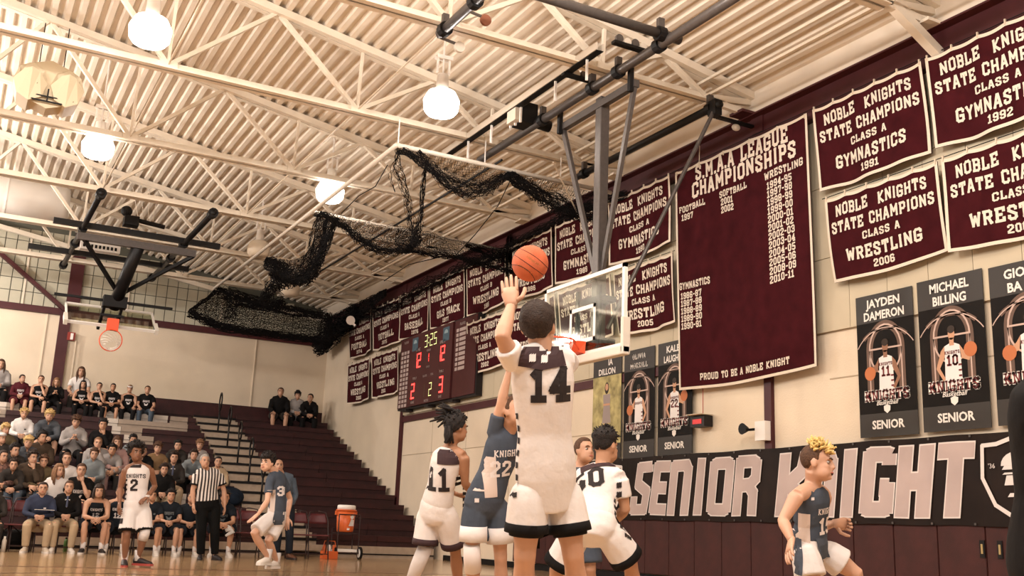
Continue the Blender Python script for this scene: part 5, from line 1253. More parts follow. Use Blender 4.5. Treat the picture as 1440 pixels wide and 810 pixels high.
# ---------------------------------------------------------------- defender in slate blue with raised arm
d = 7.8
J = dict(pelvis=atd(683,698,d), neck=atd(716,608,d+.02), head=atd(722,580,d-.04), hf=V((.35,-.85,.25)),
         RS=atd(694,612,d-.02), RE=atd(705,566,d-.06), RW=atd(716,520,d-.02), LS=atd(748,614,d+.16), LE=atd(756,652,d+.2), LW=atd(750,690,d+.1),
         RH=atd(668,704,d-.02), RK=atd(664,782,d-.08), RA=atd(668,864,d+.02), LH=atd(700,704,d+.06), LK=atd(704,784,d+.02), LA=atd(706,866,d+.1),
         RD=V((.15,0,1)), RN=V((.3,-.9,0)), Rcurl=.2, LN=V((0,-1,0)), LT=V((-.3,-.9,0)), RT=V((-.4,-.9,0)))
rb, j, bv, bl_ = person(J, dict(skin='fair', hair='short', hc='brown', shirt=M_jb, legs=M_jb, sock=M_sockw), 'defender in slate blue jersey reaching one arm up beside the shooter', .012, k=.84, top='tee', he=.72)
N_, P_ = V(j['neck']), V(j['pelvis']); upv = (N_-P_).normalized(); rt = (RIGHT+FWD*.35).normalized()
decal(rb, 'lettering', M_numw, txt('KNIGHTS', .052, .0, 0, thick=1.0, maxw=.24), bv, N_-upv*.17+rt*.03, rt, upv)
decal(rb, 'number', M_numw, txt('22', .12, .0, 0, thick=1.1), bv, N_-upv*.33+rt*.02, rt, upv)
decal(rb, 'side_panel', M_pink, rectd(-.05, .05, -.46, -.16, 4, 10, lambda u, v_, a, b: (a-.09*(1-v_)*0-.02*v_, b)), bv, N_-rt*.165, rt, upv, off=.005)
decal(rb, 'waistband', M_pink, rectd(-.17, .15, -.012, .012, 14, 1), bl_, P_+upv*.085, rt, upv, off=.008)
decal(rb, 'logo', M_numw, squares([(-.10,.0)], .03, .03), bl_, P_, rt, upv, off=.008)
for q in 'LR': ring(rb, 'hem_band', M_jw, j, q, .46, .74, [.103,.1065,.1075])
ring(rb, 'knee_sleeve', M_numw, dict(RH=j['RK'], RK=j['RA']), 'R', -.2, .25, [.062,.066,.064])

# ---------------------------------------------------------------- player number 50, right of the shooter
d = 7.0
J = dict(pelvis=atd(834,734,d), neck=atd(846,660,d+.30), head=atd(852,628,d+.36), hf=V((.97,.30,-.05)),
         LS=atd(815,672,d+.34), LE=atd(790,704,d+.30), LW=atd(764,728,d+.2), RS=atd(872,674,d+.14), RE=atd(879,716,d+.12), RW=atd(860,738,d+.32),
         LH=atd(815,742,d+.05), LK=atd(783,802,d+.12), LA=atd(778,880,d+.25), RH=atd(851,742,d-.05), RK=atd(886,792,d+.02), RA=atd(900,872,d+.2),
         LT=V((.5,.85,0)), RT=V((.9,.5,0)), LD=V((-.7,0,-.7)), LN=V((0,-1,0)), Lcurl=.3, RN=V((0,0,1)))
r50, j, bv, bl_ = person(J, dict(skin='tan', hair='fade', hc='black', shirt=M_jw, legs=M_jw, sock=M_sockw), 'crouching player in white number 50 jersey with faded black hair, right of shooter', .012, k=.92, top='tee')
N_, P_ = V(j['neck']), V(j['pelvis']); upv = (N_-P_).normalized(); rt = RIGHT.copy()
decal(r50, 'number', M_num, txt('50', .155, .0, 0, thick=1.2, wscale=1.1), bv, N_-upv*.22-rt*.075, rt, upv)
decal(r50, 'yoke', M_yoke, rectd(-.15, .09, -.055, .02, 8, 3), bv, N_, rt, upv, off=.008)
decal(r50, 'side_print', M_num, squares([(0, -.21-.05*i) for i in range(6)], .035, .03), bv, N_+rt*.10, rt, upv)
decal(r50, 'side_print', M_num, squares([(.06+.03*i, .04-.05*i) for i in range(4)], .05, .028), bl_, P_+rt*.08, rt, upv)
for q in 'LR': ring(r50, 'hem_band', M_blk, j, q, .70, .88, [.114,.1185,.1185])
part('hair_top', hair_mesh('curls', 3), r50, hairm('black'), Matrix.Translation(V(j['head'])+V((0,0,.022))) @ frame3(j['hf']).to_4x4() @ Matrix.Scale(.80, 4))

# ---------------------------------------------------------------- face between the two white jerseys
d = 9.4
J = dict(pelvis=atd(812,735,d), neck=atd(818,655,d), head=atd(822,634,d-.03), hf=V((.1,-1,.12)), RS=atd(797,664,d), RE=atd(792,700,d), RW=atd(800,728,d-.1),
         LS=atd(842,668,d), LE=atd(848,702,d), LW=atd(840,730,d-.1), RH=atd(800,742,d), RK=atd(796,800,d-.1), RA=atd(796,840,d+.05), LH=atd(826,742,d), LK=atd(830,800,d-.1), LA=atd(830,840,d+.05))
person(J, dict(skin='fair', hair='short', hc='brown', shirt=M_jb, legs=M_jb, sock=M_sockw), 'player half hidden behind number 50, only his face showing', .016, k=.95)

# ---------------------------------------------------------------- running defender number 15 with yellow curls
d = 7.0
J = dict(pelvis=atd(1137,761,d), neck=atd(1142,684,d), head=atd(1149,651,d-.03), hf=V((.64,-.82,-.03)), hu=V((.05,0,1)), bend=RIGHT*.01,
         RS=atd(1121,697,d-.16), RE=atd(1101,732,d-.22), RW=atd(1113,760,d-.34), LS=atd(1160,696,d+.16), LE=atd(1148,742,d+.30), LW=atd(1174,736,d+.12),
         RH=atd(1130,768,d-.08), RK=atd(1146,838,d-.22), RA=atd(1120,912,d+.02), LH=atd(1154,772,d+.08), LK=atd(1203,806,d+.04), LA=atd(1216,880,d+.10),
         RD=V((-.55,-.35,-.65)), RN=V((.8,-.3,-.3)), Rcurl=.35, LD=V((1,-.1,0)), LN=V((-.2,-.9,-.2)), Lcurl=1.7, Lspread=.1, RT=V((.9,-.3,0)), LT=V((1,-.2,0)))
r15, j, bv, bl_ = person(J, dict(skin='pale', hair='topcurls', hc='yellow', hs=2, shirt=M_jb, legs=M_jw, mouth=True, sock=M_sockw), 'running defender in slate blue number 15 jersey with curly yellow hair', .009, s=1.05, k=.82, top='tank', he=.62, hem=.02)
N_, P_ = V(j['neck']), V(j['pelvis']); upv = (N_-P_).normalized(); rt = (RIGHT*.8+FWD*.6).normalized()
decal(r15, 'lettering', M_numw, txt('KNIGHTS', .042, .0, 0, thick=1.0, maxw=.18), bv, N_-upv*.165+rt*.03, rt, upv)
decal(r15, 'number', M_numw, txt('15', .11, .0, 0, thick=1.15), bv, N_-upv*.30+rt*.035, rt, upv)
decal(r15, 'side_panel', M_pink, rectd(-.05, .035, -.40, -.16, 5, 10), bv, N_-RIGHT*.085-UP*.0, RIGHT, upv, off=.006)
decal(r15, 'logo', M_numw, squares([(0,0)], .022, .018), bv, N_-RIGHT*.03-upv*.06, RIGHT, upv)
decal(r15, 'short_panel', mat('slate_panel', (.055,.065,.085), .85), rectd(-.075, .055, -.10, .10, 6, 8, lambda u, v_, a, b: (a+.03*(1-v_), b)), bl_, P_+RIGHT*.03, (RIGHT*.9+FWD*.45), upv, off=.007)
decal(r15, 'short_panel', mat('slate_panel', (.055,.065,.085), .85), rectd(-.035, .03, -.17, .06, 5, 8, lambda u, v_, a, b: (a-.03*(1-v_), b)), bl_, P_-RIGHT*.11, RIGHT, upv, off=.007)
decal(r15, 'waistband', M_pink, rectd(-.14, .13, -.010, .010, 12, 1), bl_, P_+upv*.085, (RIGHT*.95+FWD*.3), upv, off=.009)
# dark under layer of the hair
part('hair_underlayer', hair_mesh('short', 4), r15, hairm('brown'), Matrix.Translation(V(j['head'])) @ frame3(j['hf'], (.05,0,1)).to_4x4() @ Matrix.Scale(1.02, 4))

# ---------------------------------------------------------------- the ball
M_ball = mat('basketball_leather', (.52,.115,.045), .55, var=.12, scale=9, bump=.5, bscale=300); M_seam = mat('ball_seam', (.05,.015,.01), .6)
bc = atd(745.5, 370.5, 6.9); R_ = .1215
ball = empty('basketball', bc, 0, 'orange basketball in mid air above the shooting hand', 'ball')
bo = MB().ell((0,0,0), (R_,R_,R_), 48, 32).build('leather', M_ball, ball, smooth=True)
Bm = Matrix.Rotation(math.radians(35), 3, FWD) @ frame3(-FWD, UP)
def seam(f_, n=64): return MB().loft([Bm @ (V(f_(2*PI*i/n)).normalized()*(R_*1.0005)) for i in range(n+1)], .0022, n=5, caps=False)
seam(lambda a: (math.cos(a), math.sin(a), -.12)).build('seam', M_seam, ball); seam(lambda a: (math.sin(a)*.35, math.cos(a)*-.35, 1) if False else (math.cos(a), math.sin(a)*.55, .42-.16*math.sin(a))).build('seam', M_seam, ball)
seam(lambda a: (math.cos(a), math.sin(a)*.9, -.62-.22*math.cos(2*a))).build('seam', M_seam, ball)
mb = MB(); fn = lambda a, b: tuple(Bm @ (V((a, math.sqrt(max(1e-4, R_*R_-a*a-b*b)), b)).normalized()*(R_*1.004)))
rnd = random.Random(9)
for q_ in range(13):                                  # worn, unreadable stamp marks in two rows
    for x_, z_, h_ in ((-.045+.0075*q_, .022, .017), (-.055+.0085*q_, -.052, .015)):
        if rnd.random() < .8: a0 = rnd.uniform(-.001, .001); mb.add([fn(-x_+a0, z_-h_/2*rnd.random()), fn(-x_-.004, z_-h_/2), fn(-x_-.004+a0, z_+h_/2), fn(-x_, z_+h_/2*rnd.random())], [(0,1,2,3)])
tag(mb.build('worn_stamp', mat('ball_gold', (.26,.11,.03), .6), ball), kind='stuff')

# ---------------------------------------------------------------- mid court people
def yv(y, **kw):
    out = {}
    for k_, v_ in kw.items():
        if isinstance(v_, tuple) and len(v_) in (2, 3) and k_ in ('pelvis','neck','head','LS','LE','LW','RS','RE','RW','LH','LK','LA','RH','RK','RA'):
            out[k_] = aty(v_[0], v_[1], y+(v_[2] if len(v_) == 3 else 0))
        else: out[k_] = V(v_) if isinstance(v_, tuple) else v_
    return out
J = yv(15.1, pelvis=(192,708), neck=(194,653), head=(191,637,-.05), hf=(.25,-1,.05), RS=(177,660), RE=(169,687,.05), RW=(168,708,-.05), LS=(211,660), LE=(218,684,.1), LW=(207,699,-.1),
       RH=(183,713), RK=(178,752,-.08), RA=(175,787), LH=(202,713), LK=(203,751,-.08), LA=(194,785), LD=(-.6,-.5,-.4), LN=(0,0,-1), RN=(.5,.2,0), LT=(.8,-.6,0), RT=(-.1,-1,0))
M_shb = mat('shoe_black', (.02,.015,.015), .5); M_shr = mat('sole_red', (.30,.05,.04), .5)
r2, j, bv, bl_ = person(J, dict(skin='brown', hair='afro', hc='black', shirt=M_jw, legs=M_jw, shoe=M_shb, sole=M_shr, lace=M_shr, sock=M_sockw), 'standing player in white number 2 jersey with curly black hair, far left court', .014, k=.92, top='tank')
N_, P_ = V(j['neck']), V(j['pelvis']); upv = V((0,0,1)); rt = (RIGHT).normalized()
decal(r2, 'number', M_num, txt('2', .15, .02, 0, thick=1.2), bv, N_-upv*.36, rt, upv); decal(r2, 'lettering', M_num, txt('KNIGHTS', .055, .02, 0, thick=1.0, maxw=.24), bv, N_-upv*.19, rt, upv)
decal(r2, 'side_print', M_num, squares([(0, -.22-.062*i) for i in range(7)], .05, .026), bv, N_-rt*.115, rt, upv); decal(r2, 'collar', M_num, rectd(-.07,.07,-.05,.0), bv, N_, rt, upv)
decal(r2, 'hem_print', M_num, rectd(-.19,-.10,-.27,-.20), bl_, P_, rt, upv)
for q in 'LR': ring(r2, 'hem_band', M_blk, j, q, .76, .88, [.110,.112,.112])
ring(r2, 'knee_sleeve', M_jw, dict(LH=j['LK'], LK=j['LA']), 'L', -.25, .25, [.064,.068,.064])
MB().loft([V(j['LW'])-V((.0,.0,-.03)), V(j['LW'])], [.034,.033], n=12).build('wristband', M_jw, r2)

def stripes():
    m = bpy.data.materials.new('referee_stripes'); m.use_nodes = True; nt = m.node_tree; b = nt.nodes['Principled BSDF']; L = nt.links.new
    tc = nt.nodes.new('ShaderNodeTexCoord'); sp = nt.nodes.new('ShaderNodeSeparateXYZ'); mu = nt.nodes.new('ShaderNodeMath'); mu.operation = 'MULTIPLY'; mu.inputs[1].default_value = 19
    fr = nt.nodes.new('ShaderNodeMath'); fr.operation = 'FRACT'; gt = nt.nodes.new('ShaderNodeMath'); gt.operation = 'GREATER_THAN'; gt.inputs[1].default_value = .5
    ad = nt.nodes.new('ShaderNodeMath'); ad.operation = 'ADD'; ad.inputs[1].default_value = 10.25
    mx = nt.nodes.new('ShaderNodeMixRGB'); mx.inputs['Color1'].default_value = (.62,.56,.52,1); mx.inputs['Color2'].default_value = (.02,.015,.015,1)
    L(tc.outputs['Object'], sp.inputs[0]); L(sp.outputs['X'], ad.inputs[0]); L(ad.outputs[0], mu.inputs[0]); L(mu.outputs[0], fr.inputs[0]); L(fr.outputs[0], gt.inputs[0]); L(gt.outputs[0], mx.inputs['Fac']); L(mx.outputs['Color'], b.inputs['Base Color'])
    b.inputs['Roughness'].default_value = .85; return m
J = yv(18.1, pelvis=(292,706), neck=(290,662), head=(288,649,-.08), hf=(.1,-1,.1), RS=(277,667), RE=(271,690), RW=(272,709,-.05), LS=(308,667), LE=(315,690), LW=(316,711,-.05),
       RH=(284,711), RK=(283,747,-.05), RA=(282,780), LH=(301,711), LK=(302,747,-.05), LA=(302,780), RN=(1,.3,0), LN=(-1,.3,0), RT=(-.25,-1,0), LT=(.3,-1,0))
M_slk = cloth('slacks_black', (.005,.005,.005), .15)
rr, j, bv, bl_ = person(J, dict(skin='fair', hair='short', hc='grey', shirt=stripes(), legs=M_slk, shoe=M_shb, sole=M_shb, lace=M_shb, legname='trousers'), 'referee in black and white striped shirt and black trousers', .015, k=1.08, top='tee', bottom='pants')
for q in 'LR': MB().loft([V(j[q+'S']).lerp(V(j[q+'E']), .58), V(j[q+'S']).lerp(V(j[q+'E']), .66)], [.079,.079], n=14).build('sleeve_cuff', M_blk, rr)
MB().loft([V(j['neck'])-V((0,-.0,.03)), V(j['neck'])+V((0,-.01,.005))], [.080,.068], n=14).build('collar', M_blk, rr)
J = yv(13.5, pelvis=(389,722), neck=(386,664), head=(376,651,-.06), hf=(-.75,-.65,.0), RS=(379,678,-.12), RE=(376,705,-.25), RW=(363,723,-.35), LS=(397,672,.1), LE=(408,702,.2), LW=(404,728,.1),
       RH=(383,726,-.06), RK=(357,750,-.2), RA=(377,784,.0), LH=(396,727,.08), LK=(377,760,-.05), LA=(389,789,.2), RD=(-.6,-.2,-.5), RN=(0,0,-1), Rcurl=.1, Rspread=1., RT=(-.7,-.6,0), LT=(-.7,-.6,0), bend=(.03,0,0))
rd, j, bv, bl_ = person(J, dict(skin='pale', hair='mop', hc='black', shirt=M_jb, legs=M_jw, sock=M_sockw), 'crouching defender in slate tee and white shorts looking back over shoulder', .013, k=.82, top='tee', hem=-.14)
N_, P_ = V(j['neck']), V(j['pelvis']); upv = (N_-P_).normalized()
decal(rd, 'side_panel', M_pink, rectd(-.04,.03,-.52,-.22,4,8), bv, N_+RIGHT*.02, RIGHT, upv); decal(rd, 'number', M_numw, txt('3', .12, 0, 0), bv, N_-upv*.30+RIGHT*.08, RIGHT, upv)
decal(rd, 'short_panel', M_num if False else mat('slate_panel', (.055,.065,.085), .85), rectd(-.03,.10,-.14,.04,6,6), bl_, P_+RIGHT*.03, RIGHT, upv)
J = yv(19.0, pelvis=(400,712), neck=(396,668), head=(392,655,-.06), hf=(-.15,-1,.05), RS=(382,674), RE=(379,697), RW=(386,713,-.1), LS=(411,673), LE=(416,696,.05), LW=(408,716,-.05),
       RH=(392,716), RK=(391,749,-.05), RA=(389,778), LH=(407,716), LK=(407,749,-.05), LA=(407,779), RN=(1,.3,0), LN=(-1,.3,0), RT=(-.3,-1,0), LT=(.3,-1,0))
rc_, j, bv, bl_ = person(J, dict(skin='fair', hair='bald', hc='dark', shirt=cloth('pullover_steel', (.09,.115,.15)), legs=cloth('slacks_navy', (.015,.018,.025)), shoe=mat('shoe_brown', (.10,.04,.02), .5), sole=M_shb, lace=M_shb, legname='trousers'), 'bald coach in steel blue pullover standing behind the crouching defender', .016, top='long', bottom='pants')
decal(rc_, 'logo', M_numw, squares([(.05,-.12)], .05, .03), bv, V(j['neck']), RIGHT, (0,0,1))

# dark clothed bystander cut by the right frame edge
d = 2.6
J = dict(pelvis=atd(1514,800,d+.05), neck=atd(1524,520,d+.05), head=atd(1526,415,d), hf=V((-.3,.9,0)), LS=atd(1484,612,d), LE=atd(1477,715,d), LW=atd(1479,800,d-.02), RS=atd(1604,600,d+.1), RE=atd(1600,720,d+.15), RW=atd(1594,790,d+.3),
         LH=atd(1484,810,d), LK=atd(1454,900,d+.3), LA=atd(1464,1010,d+.1), RH=atd(1564,810,d+.1), RK=atd(1574,900,d+.4), RA=atd(1574,1010,d+.2), LN=V((1,0,0)), RN=V((-1,0,0)))
person(J, dict(skin='tan', hair='short', hc='black', shirt=M_blk, legs=M_slk, shoe=M_shb), 'person in black sleeve at the right frame edge, mostly out of view', .014, top='hoodie', bottom='pants')

# ---------------------------------------------------------------- seated people: prototypes shared by their meshes
def seat_joints(pose, turn=0.):
    J = dict(pelvis=(0,.02,.52), neck=(0,-.07,1.01), head=(0,-.12,1.17), hf=(math.sin(turn),-math.cos(turn),-.05), LS=(.175,-.05,.955), RS=(-.175,-.05,.955), LE=(.225,-.16,.70), RE=(-.225,-.16,.70),
             LW=(.045,-.38,.66), RW=(-.045,-.38,.66), LH=(.09,.0,.52), RH=(-.09,.0,.52), LK=(.165,-.42,.50), RK=(-.165,-.42,.50), LA=(.15,-.40,.095), RA=(-.15,-.40,.095), LT=(.2,-1,0), RT=(-.2,-1,0),
             LN=(-.7,.2,-.6), RN=(.7,.2,-.6), LD=(-.55,-.7,-.2), RD=(.55,-.7,-.2), Lcurl=.7, Rcurl=.7)
    if pose == 'chin': J.update(LE=(.15,-.30,.70), LW=(.035,-.23,.97), LD=(-.3,.1,1), LN=(0,1,.2), RE=(-.2,-.26,.68), RW=(.02,-.38,.64), neck=(0,-.12,.99), head=(0,-.17,1.15))
    if pose == 'knees': J.update(LW=(.15,-.36,.60), RW=(-.15,-.36,.60), LD=(0,-1,-.3), RD=(0,-1,-.3), LN=(0,0,-1), RN=(0,0,-1))
    if pose == 'lean': J.update(neck=(0,-.26,.93), head=(0,-.35,1.07), LS=(.17,-.23,.88), RS=(-.17,-.23,.88), LE=(.19,-.38,.63), RE=(-.19,-.38,.63), LW=(.035,-.52,.60), RW=(-.035,-.52,.60), bend=(0,.04,.02))
    if pose == 'phone': J.update(LW=(.05,-.32,.80), RW=(-.05,-.32,.80), LD=(-.3,-.5,.6), RD=(.3,-.5,.6), hf=(math.sin(turn),-math.cos(turn),-.25))
    if pose == 'stand': J.update(pelvis=(0,0,.95), neck=(0,-.02,1.45), head=(0,-.05,1.62), LS=(.18,-.01,1.39), RS=(-.18,-.01,1.39), LE=(.22,.02,1.12), RE=(-.22,.02,1.12), LW=(.2,-.08,.88), RW=(-.2,-.08,.88), LH=(.09,0,.92), RH=(-.09,0,.92), LK=(.10,-.02,.5), RK=(-.10,-.02,.5), LA=(.11,.02,.095), RA=(-.11,.02,.095), LN=(-1,0,0), RN=(1,0,0), LD=(0,-.1,-1), RD=(0,-.1,-1))
    return {k_: (V(v_) if isinstance(v_, tuple) else v_) for k_, v_ in J.items()}
PC = {}
def seated(pos, rz, look, label, pose='clasp', turn=0., top='hoodie', bottom='pants', group='spectators and bench people', s=1., k=1.):
    turn = round(turn*2)/2.
    J = seat_joints(pose, turn); vx = .018
    kb, kt, kl = ('b', pose, turn), ('t', pose, top), ('l', pose == 'stand', bottom)
    if kb not in PC: PC[kb] = body_mesh(J, vx)
    if kt not in PC: PC[kt] = shirt_mesh(J, vx, top)
    if kl not in PC: PC[kl] = legs_mesh(J, vx, bottom)
    root = empty('person', pos, rz, label, 'person', group); root.scale = (s*k, s*k, s)
    look.setdefault('legname', 'trousers' if bottom != 'shorts' else 'shorts')
    dress(root, J, look, (PC[kb], PC[kt], PC[kl]))
    if 'print' in look:
        kp = ('p', pose, top, look['print'])
        if kp not in PC:
            me = PC[kt]; bv = BVHTree.FromPolygons([v.co for v in me.vertices], [tuple(f.vertices) for f in me.polygons]); mb = MB()
            N_ = J['neck']; upv = (N_-J['pelvis']).normalized(); r_ = V((1,0,0)); d_ = r_.cross(upv)
            def fn(a, b):
                p = N_-upv*.18+r_*a+upv*b; h_ = bv.ray_cast(p+d_*.5, -d_); return tuple(h_[0]+d_*.006) if h_[0] is not None else tuple(p)
            if look['print'] == 'K': text(mb, 'KNIGHTS', 0, 0, .055, fn, 'c', serif=False, thick=1.2, maxw=.2, sub=2); text(mb, '12', 0, -.14, .10, fn, 'c', serif=False, thick=1.3, sub=2)
            elif look['print'] == 'tee': text(mb, 'KNIGHTS', 0, -.02, .06, fn, 'c', serif=False, thick=1.4, maxw=.18, sub=2); mb.add([fn(-.06,-.05), fn(.06,-.05), fn(.03,-.12), fn(-.03,-.12)], [(0,1,2,3)])
            elif look['print'] == 'logo': mb.add([fn(.05,-.02), fn(.09,-.02), fn(.09,.01), fn(.05,.01)], [(0,1,2,3)])
            elif look['print'] == 'tie': mb.add([fn(-.045,.14), fn(-.008,.0), fn(.008,.0), fn(.045,.14)], [(0,1,2,3)])
            PC[kp] = mb.mesh('print')
        part('print', PC[kp], root, look.get('pm', M_numw))
        if look['print'] == 'tie':
            if 'tie' not in PC:
                N_ = J['neck']; upv = (N_-J['pelvis']).normalized(); PC['tie'] = MB().loft([N_+V((0,-.07,.0)), N_-upv*.06+V((0,-.125,0)), N_-upv*.2+V((0,-.145,0))], [(.012,.008),(.014,.006),(.018,.006)], side=(1,0,0), n=6).mesh('tie')
            part('tie', PC['tie'], root, mat('tie_blue', (.06,.07,.12), .6))
    return root
GR = cloth('hoodie_grey', (.27,.24,.225)); WH = cloth('sweatshirt_white', (.58,.53,.50), .05); BLK = M_blk; NAVY = cloth('tee_navy', (.018,.022,.030)); OLV = cloth('jacket_olive', (.09,.065,.035)); BRN = cloth('jacket_brown', (.05,.033,.022))
MRN = cloth('sweater_maroon', (.06,.010,.014)); PNK = cloth('hoodie_dusty_pink', (.33,.20,.18)); TAN = cloth('sweater_tan', (.20,.12,.06)); DEN = cloth('denim', (.055,.07,.09), .3); KHK = cloth('khaki', (.38,.28,.18)); LBL = cloth('shirt_pale_blue', (.17,.185,.19)); GBL = cloth('jacket_grey_blue', (.075,.080,.090), .5)
STL = cloth('quarter_zip_slate', (.032,.038,.065)); PLD = mat('plaid_red', (.12,.06,.045), .9, var=.8, scale=26); DGR = cloth('jacket_dark', (.03,.025,.022)); WHS = mat('shirt_white', (.6,.56,.53), .8)
def crowd(px, py, row, label, look, pose='clasp', turn=0., top='hoodie', bottom='pants', k=1., dx=0.):
    hz = {'clasp': 1.17, 'chin': 1.15, 'knees': 1.17, 'lean': 1.07, 'phone': 1.17, 'stand': 1.62}[pose]; hy = {'clasp': -.12, 'chin': -.17, 'lean': -.35, 'stand': -.05}.get(pose, -.12)
    if row is None:                                 # choose the row whose seat puts the head at this height
        best = None
        for i in range(NR):
            q = aty(px, py, rowY(i)+.12+hy); e = abs(q.z-(rowZ(i)-.45+hz))
            if best is None or e < best[0]: best = (e, i)
        row = best[1]
    if row >= 0: y = rowY(row)+.12; z = rowZ(row)-.45
    else: y = 19.85; z = 0.
    p = aty(px, py, y+hy); s = max(.86, min(1.12, (p.z-z)/hz))
    if row >= 0: z = rowZ(row)-.45*s
    return seated((p.x+dx, y, z), -math.atan2(p.x, y)*.7, look, label, pose, turn, top, bottom, s=s, k=k)
L_ = dict
SHW = mat('shoe_white', (.60,.55,.50), .6)
crowd(2, 511, None, 'girl in grey hoodie with long brown hair at left edge, highest row', L_(shirt=GR, legs=BLK, hair='long', hc='brown', skin='fair'), 'clasp')
crowd(31, 537, 12, 'person in maroon sweater and shorts, leftmost of the row under the wall', L_(shirt=MRN, legs=MRN, hair='tied', hc='dark', **{'print':'tee'}), 'clasp', turn=.5, bottom='shorts')
crowd(58, 536, 12, 'girl in black tank and shorts with hand to her mouth, upper left row', L_(shirt=BLK, legs=BLK, hair='tied', hc='brown', **{'print':'tee'}), 'chin', top='tank', bottom='shorts')
crowd(79, 545, 12, 'girl with long fair hair looking at phone, black top, upper left row', L_(shirt=BLK, legs=BLK, hair='long', hc='fairbrown'), 'phone', top='long')
crowd(115, 521, 13, 'woman in white tee with long brown hair against the far maroon column', L_(shirt=WH, legs=DGR, hair='long', hc='brown'), 'knees', top='tee')
crowd(117, 546, 12, 'girl in black tank top directly below the woman in white tee', L_(shirt=BLK, legs=BLK, hair='long', hc='black', skin='fair', **{'print':'tee'}), 'clasp', top='tank')
crowd(140, 549, 12, 'girl in black tank with dark tied hair, hand raised, upper row', L_(shirt=BLK, legs=BLK, hair='tied', hc='dark', **{'print':'tee'}), 'chin', top='tank')
crowd(159, 551, 12, 'boy in black tee with light print left of the headband girl', L_(shirt=BLK, legs=BLK, hair='short', hc='black', skin='tan', **{'print':'tee'}), 'clasp', top='tee', bottom='shorts')
hbp = crowd(183, 550, 12, 'girl in black tank wearing a white headband, upper row', L_(shirt=BLK, legs=BLK, hair='tied', hc='fairbrown', **{'print':'tee'}), 'knees', top='tank')
jj = seat_joints('knees'); MB().loft([(0,-.115,1.235),(0,-.125,1.262)], [(.084,.104),(.080,.098)], side=(1,0,0), n=20).build('headband', M_jw, hbp, smooth=True)
crowd(208, 551, 12, 'girl in black tee and blue jeans, rightmost of the upper left row', L_(shirt=BLK, legs=DEN, hair='tied', hc='brown', **{'print':'tee'}), 'knees', top='tee', k=1.05)
crowd(34, 584, None, 'blond boy in white hoodie and shorts, left bleachers', L_(shirt=WH, legs=DGR, hair='curls', hc='blond', hs=1, **{'print':'logo', 'pm': M_num}), 'clasp', bottom='shorts')
crowd(71, 584, None, 'blond boy in grey blue jacket leaning forward, left bleachers', L_(shirt=GBL, legs=BLK, hair='mop', hc='blond'), 'lean', top='hoodie', bottom='shorts', k=1.08)
crowd(108, 591, None, 'boy with brown curls in pale grey hoodie looking down', L_(shirt=GR, legs=BLK, hair='mop', hc='brown', hs=2, **{'print':'logo', 'pm': M_num}), 'phone')
crowd(146, 596, None, 'boy in black sweater with hand on chin, beside white bleacher tiles', L_(shirt=BLK, legs=DGR, hair='thick', hc='black', skin='tan'), 'chin', top='long')
crowd(8, 605, None, 'blond person in olive jacket at the left edge', L_(shirt=OLV, legs=DGR, hair='mop', hc='blond', hs=5), 'clasp', turn=.5)
capm = crowd(3, 618, None, 'person in dark clothes and white cap at the left edge', L_(shirt=DGR, legs=DGR, hair='short', hc='brown'), 'clasp', turn=.5)
MB().loft([(0,-.115,1.235),(0,-.12,1.28),(0,-.12,1.30)], [(.088,.106),(.072,.090),(.02,.03)], side=(1,0,0), n=18).build('cap', WHS, capm, smooth=True)
crowd(41, 622, None, 'boy with blond mop in dark grey jacket, in front of the white hoodie boy', L_(shirt=GBL, legs=DGR, hair='mop', hc='blond', hs=3), 'lean')
crowd(60, 613, None, 'dark haired boy in brown jacket turned sideways among blond boys', L_(shirt=BRN, legs=DGR, hair='thick', hc='black', hs=2, skin='tan'), 'clasp', turn=.5)
crowd(47, 641, None, 'boy in brown jacket with hand on chin and jeans, lower left', L_(shirt=BRN, legs=DEN, hair='thick', hc='dark', hs=3), 'chin', turn=.5)
crowd(5, 641, None, 'person in red plaid jacket at the left edge, lower rows', L_(shirt=PLD, legs=DEN, hair='short', hc='dark', hs=6), 'clasp', turn=.5)
crowd(22, 632, None, 'dark haired person in dark jacket between plaid and brown jackets', L_(shirt=DGR, legs=DGR, hair='thick', hc='black', hs=7), 'lean', turn=.5)
crowd(95, 643, None, 'boy in white sweatshirt behind the long haired blonde woman', L_(shirt=WH, legs=KHK, hair='short', hc='brown', hs=8), 'clasp', top='long')
crowd(84, 660, 1, 'blonde woman with long hair in white sweater, low row', L_(shirt=WH, legs=BLK, hair='long', hc='fairbrown', hs=9), 'clasp', turn=.5, top='long')
crowd(116, 658, 1, 'person in black printed tee with arm raised, low row', L_(shirt=BLK, legs=GR, hair='tied', hc='brown', hs=10, **{'print':'tee', 'pm': M_pink}), 'chin', top='tee')
crowd(139, 622, None, 'boy in grey hoodie covering his mouth with a hand', L_(shirt=GR, legs=GR, hair='short', hc='fairbrown', hs=11), 'chin')
crowd(166, 620, None, 'person in dusty pink hoodie with brown bob hair', L_(shirt=PNK, legs=PNK, hair='mid', hc='brown', hs=12), 'clasp')
crowd(160, 634, None, 'black haired person in grey hoodie in front of the pink hoodie', L_(shirt=GR, legs=DGR, hair='thick', hc='black', hs=13, skin='tan'), 'lean')
crowd(188, 621, None, 'dark haired person in pale blue shirt behind player number 2', L_(shirt=LBL, legs=DGR, hair='thick', hc='black', hs=14, skin='tan'), 'clasp')
crowd(204, 635, None, 'dark haired person in black sweater just right of player number 2', L_(shirt=BLK, legs=DGR, hair='short', hc='dark', hs=21), 'lean')
crowd(223, 630, None, 'curly haired boy in tan sweater, right of player number 2', L_(shirt=TAN, legs=KHK, hair='mop', hc='brown', hs=15), 'clasp', top='long')
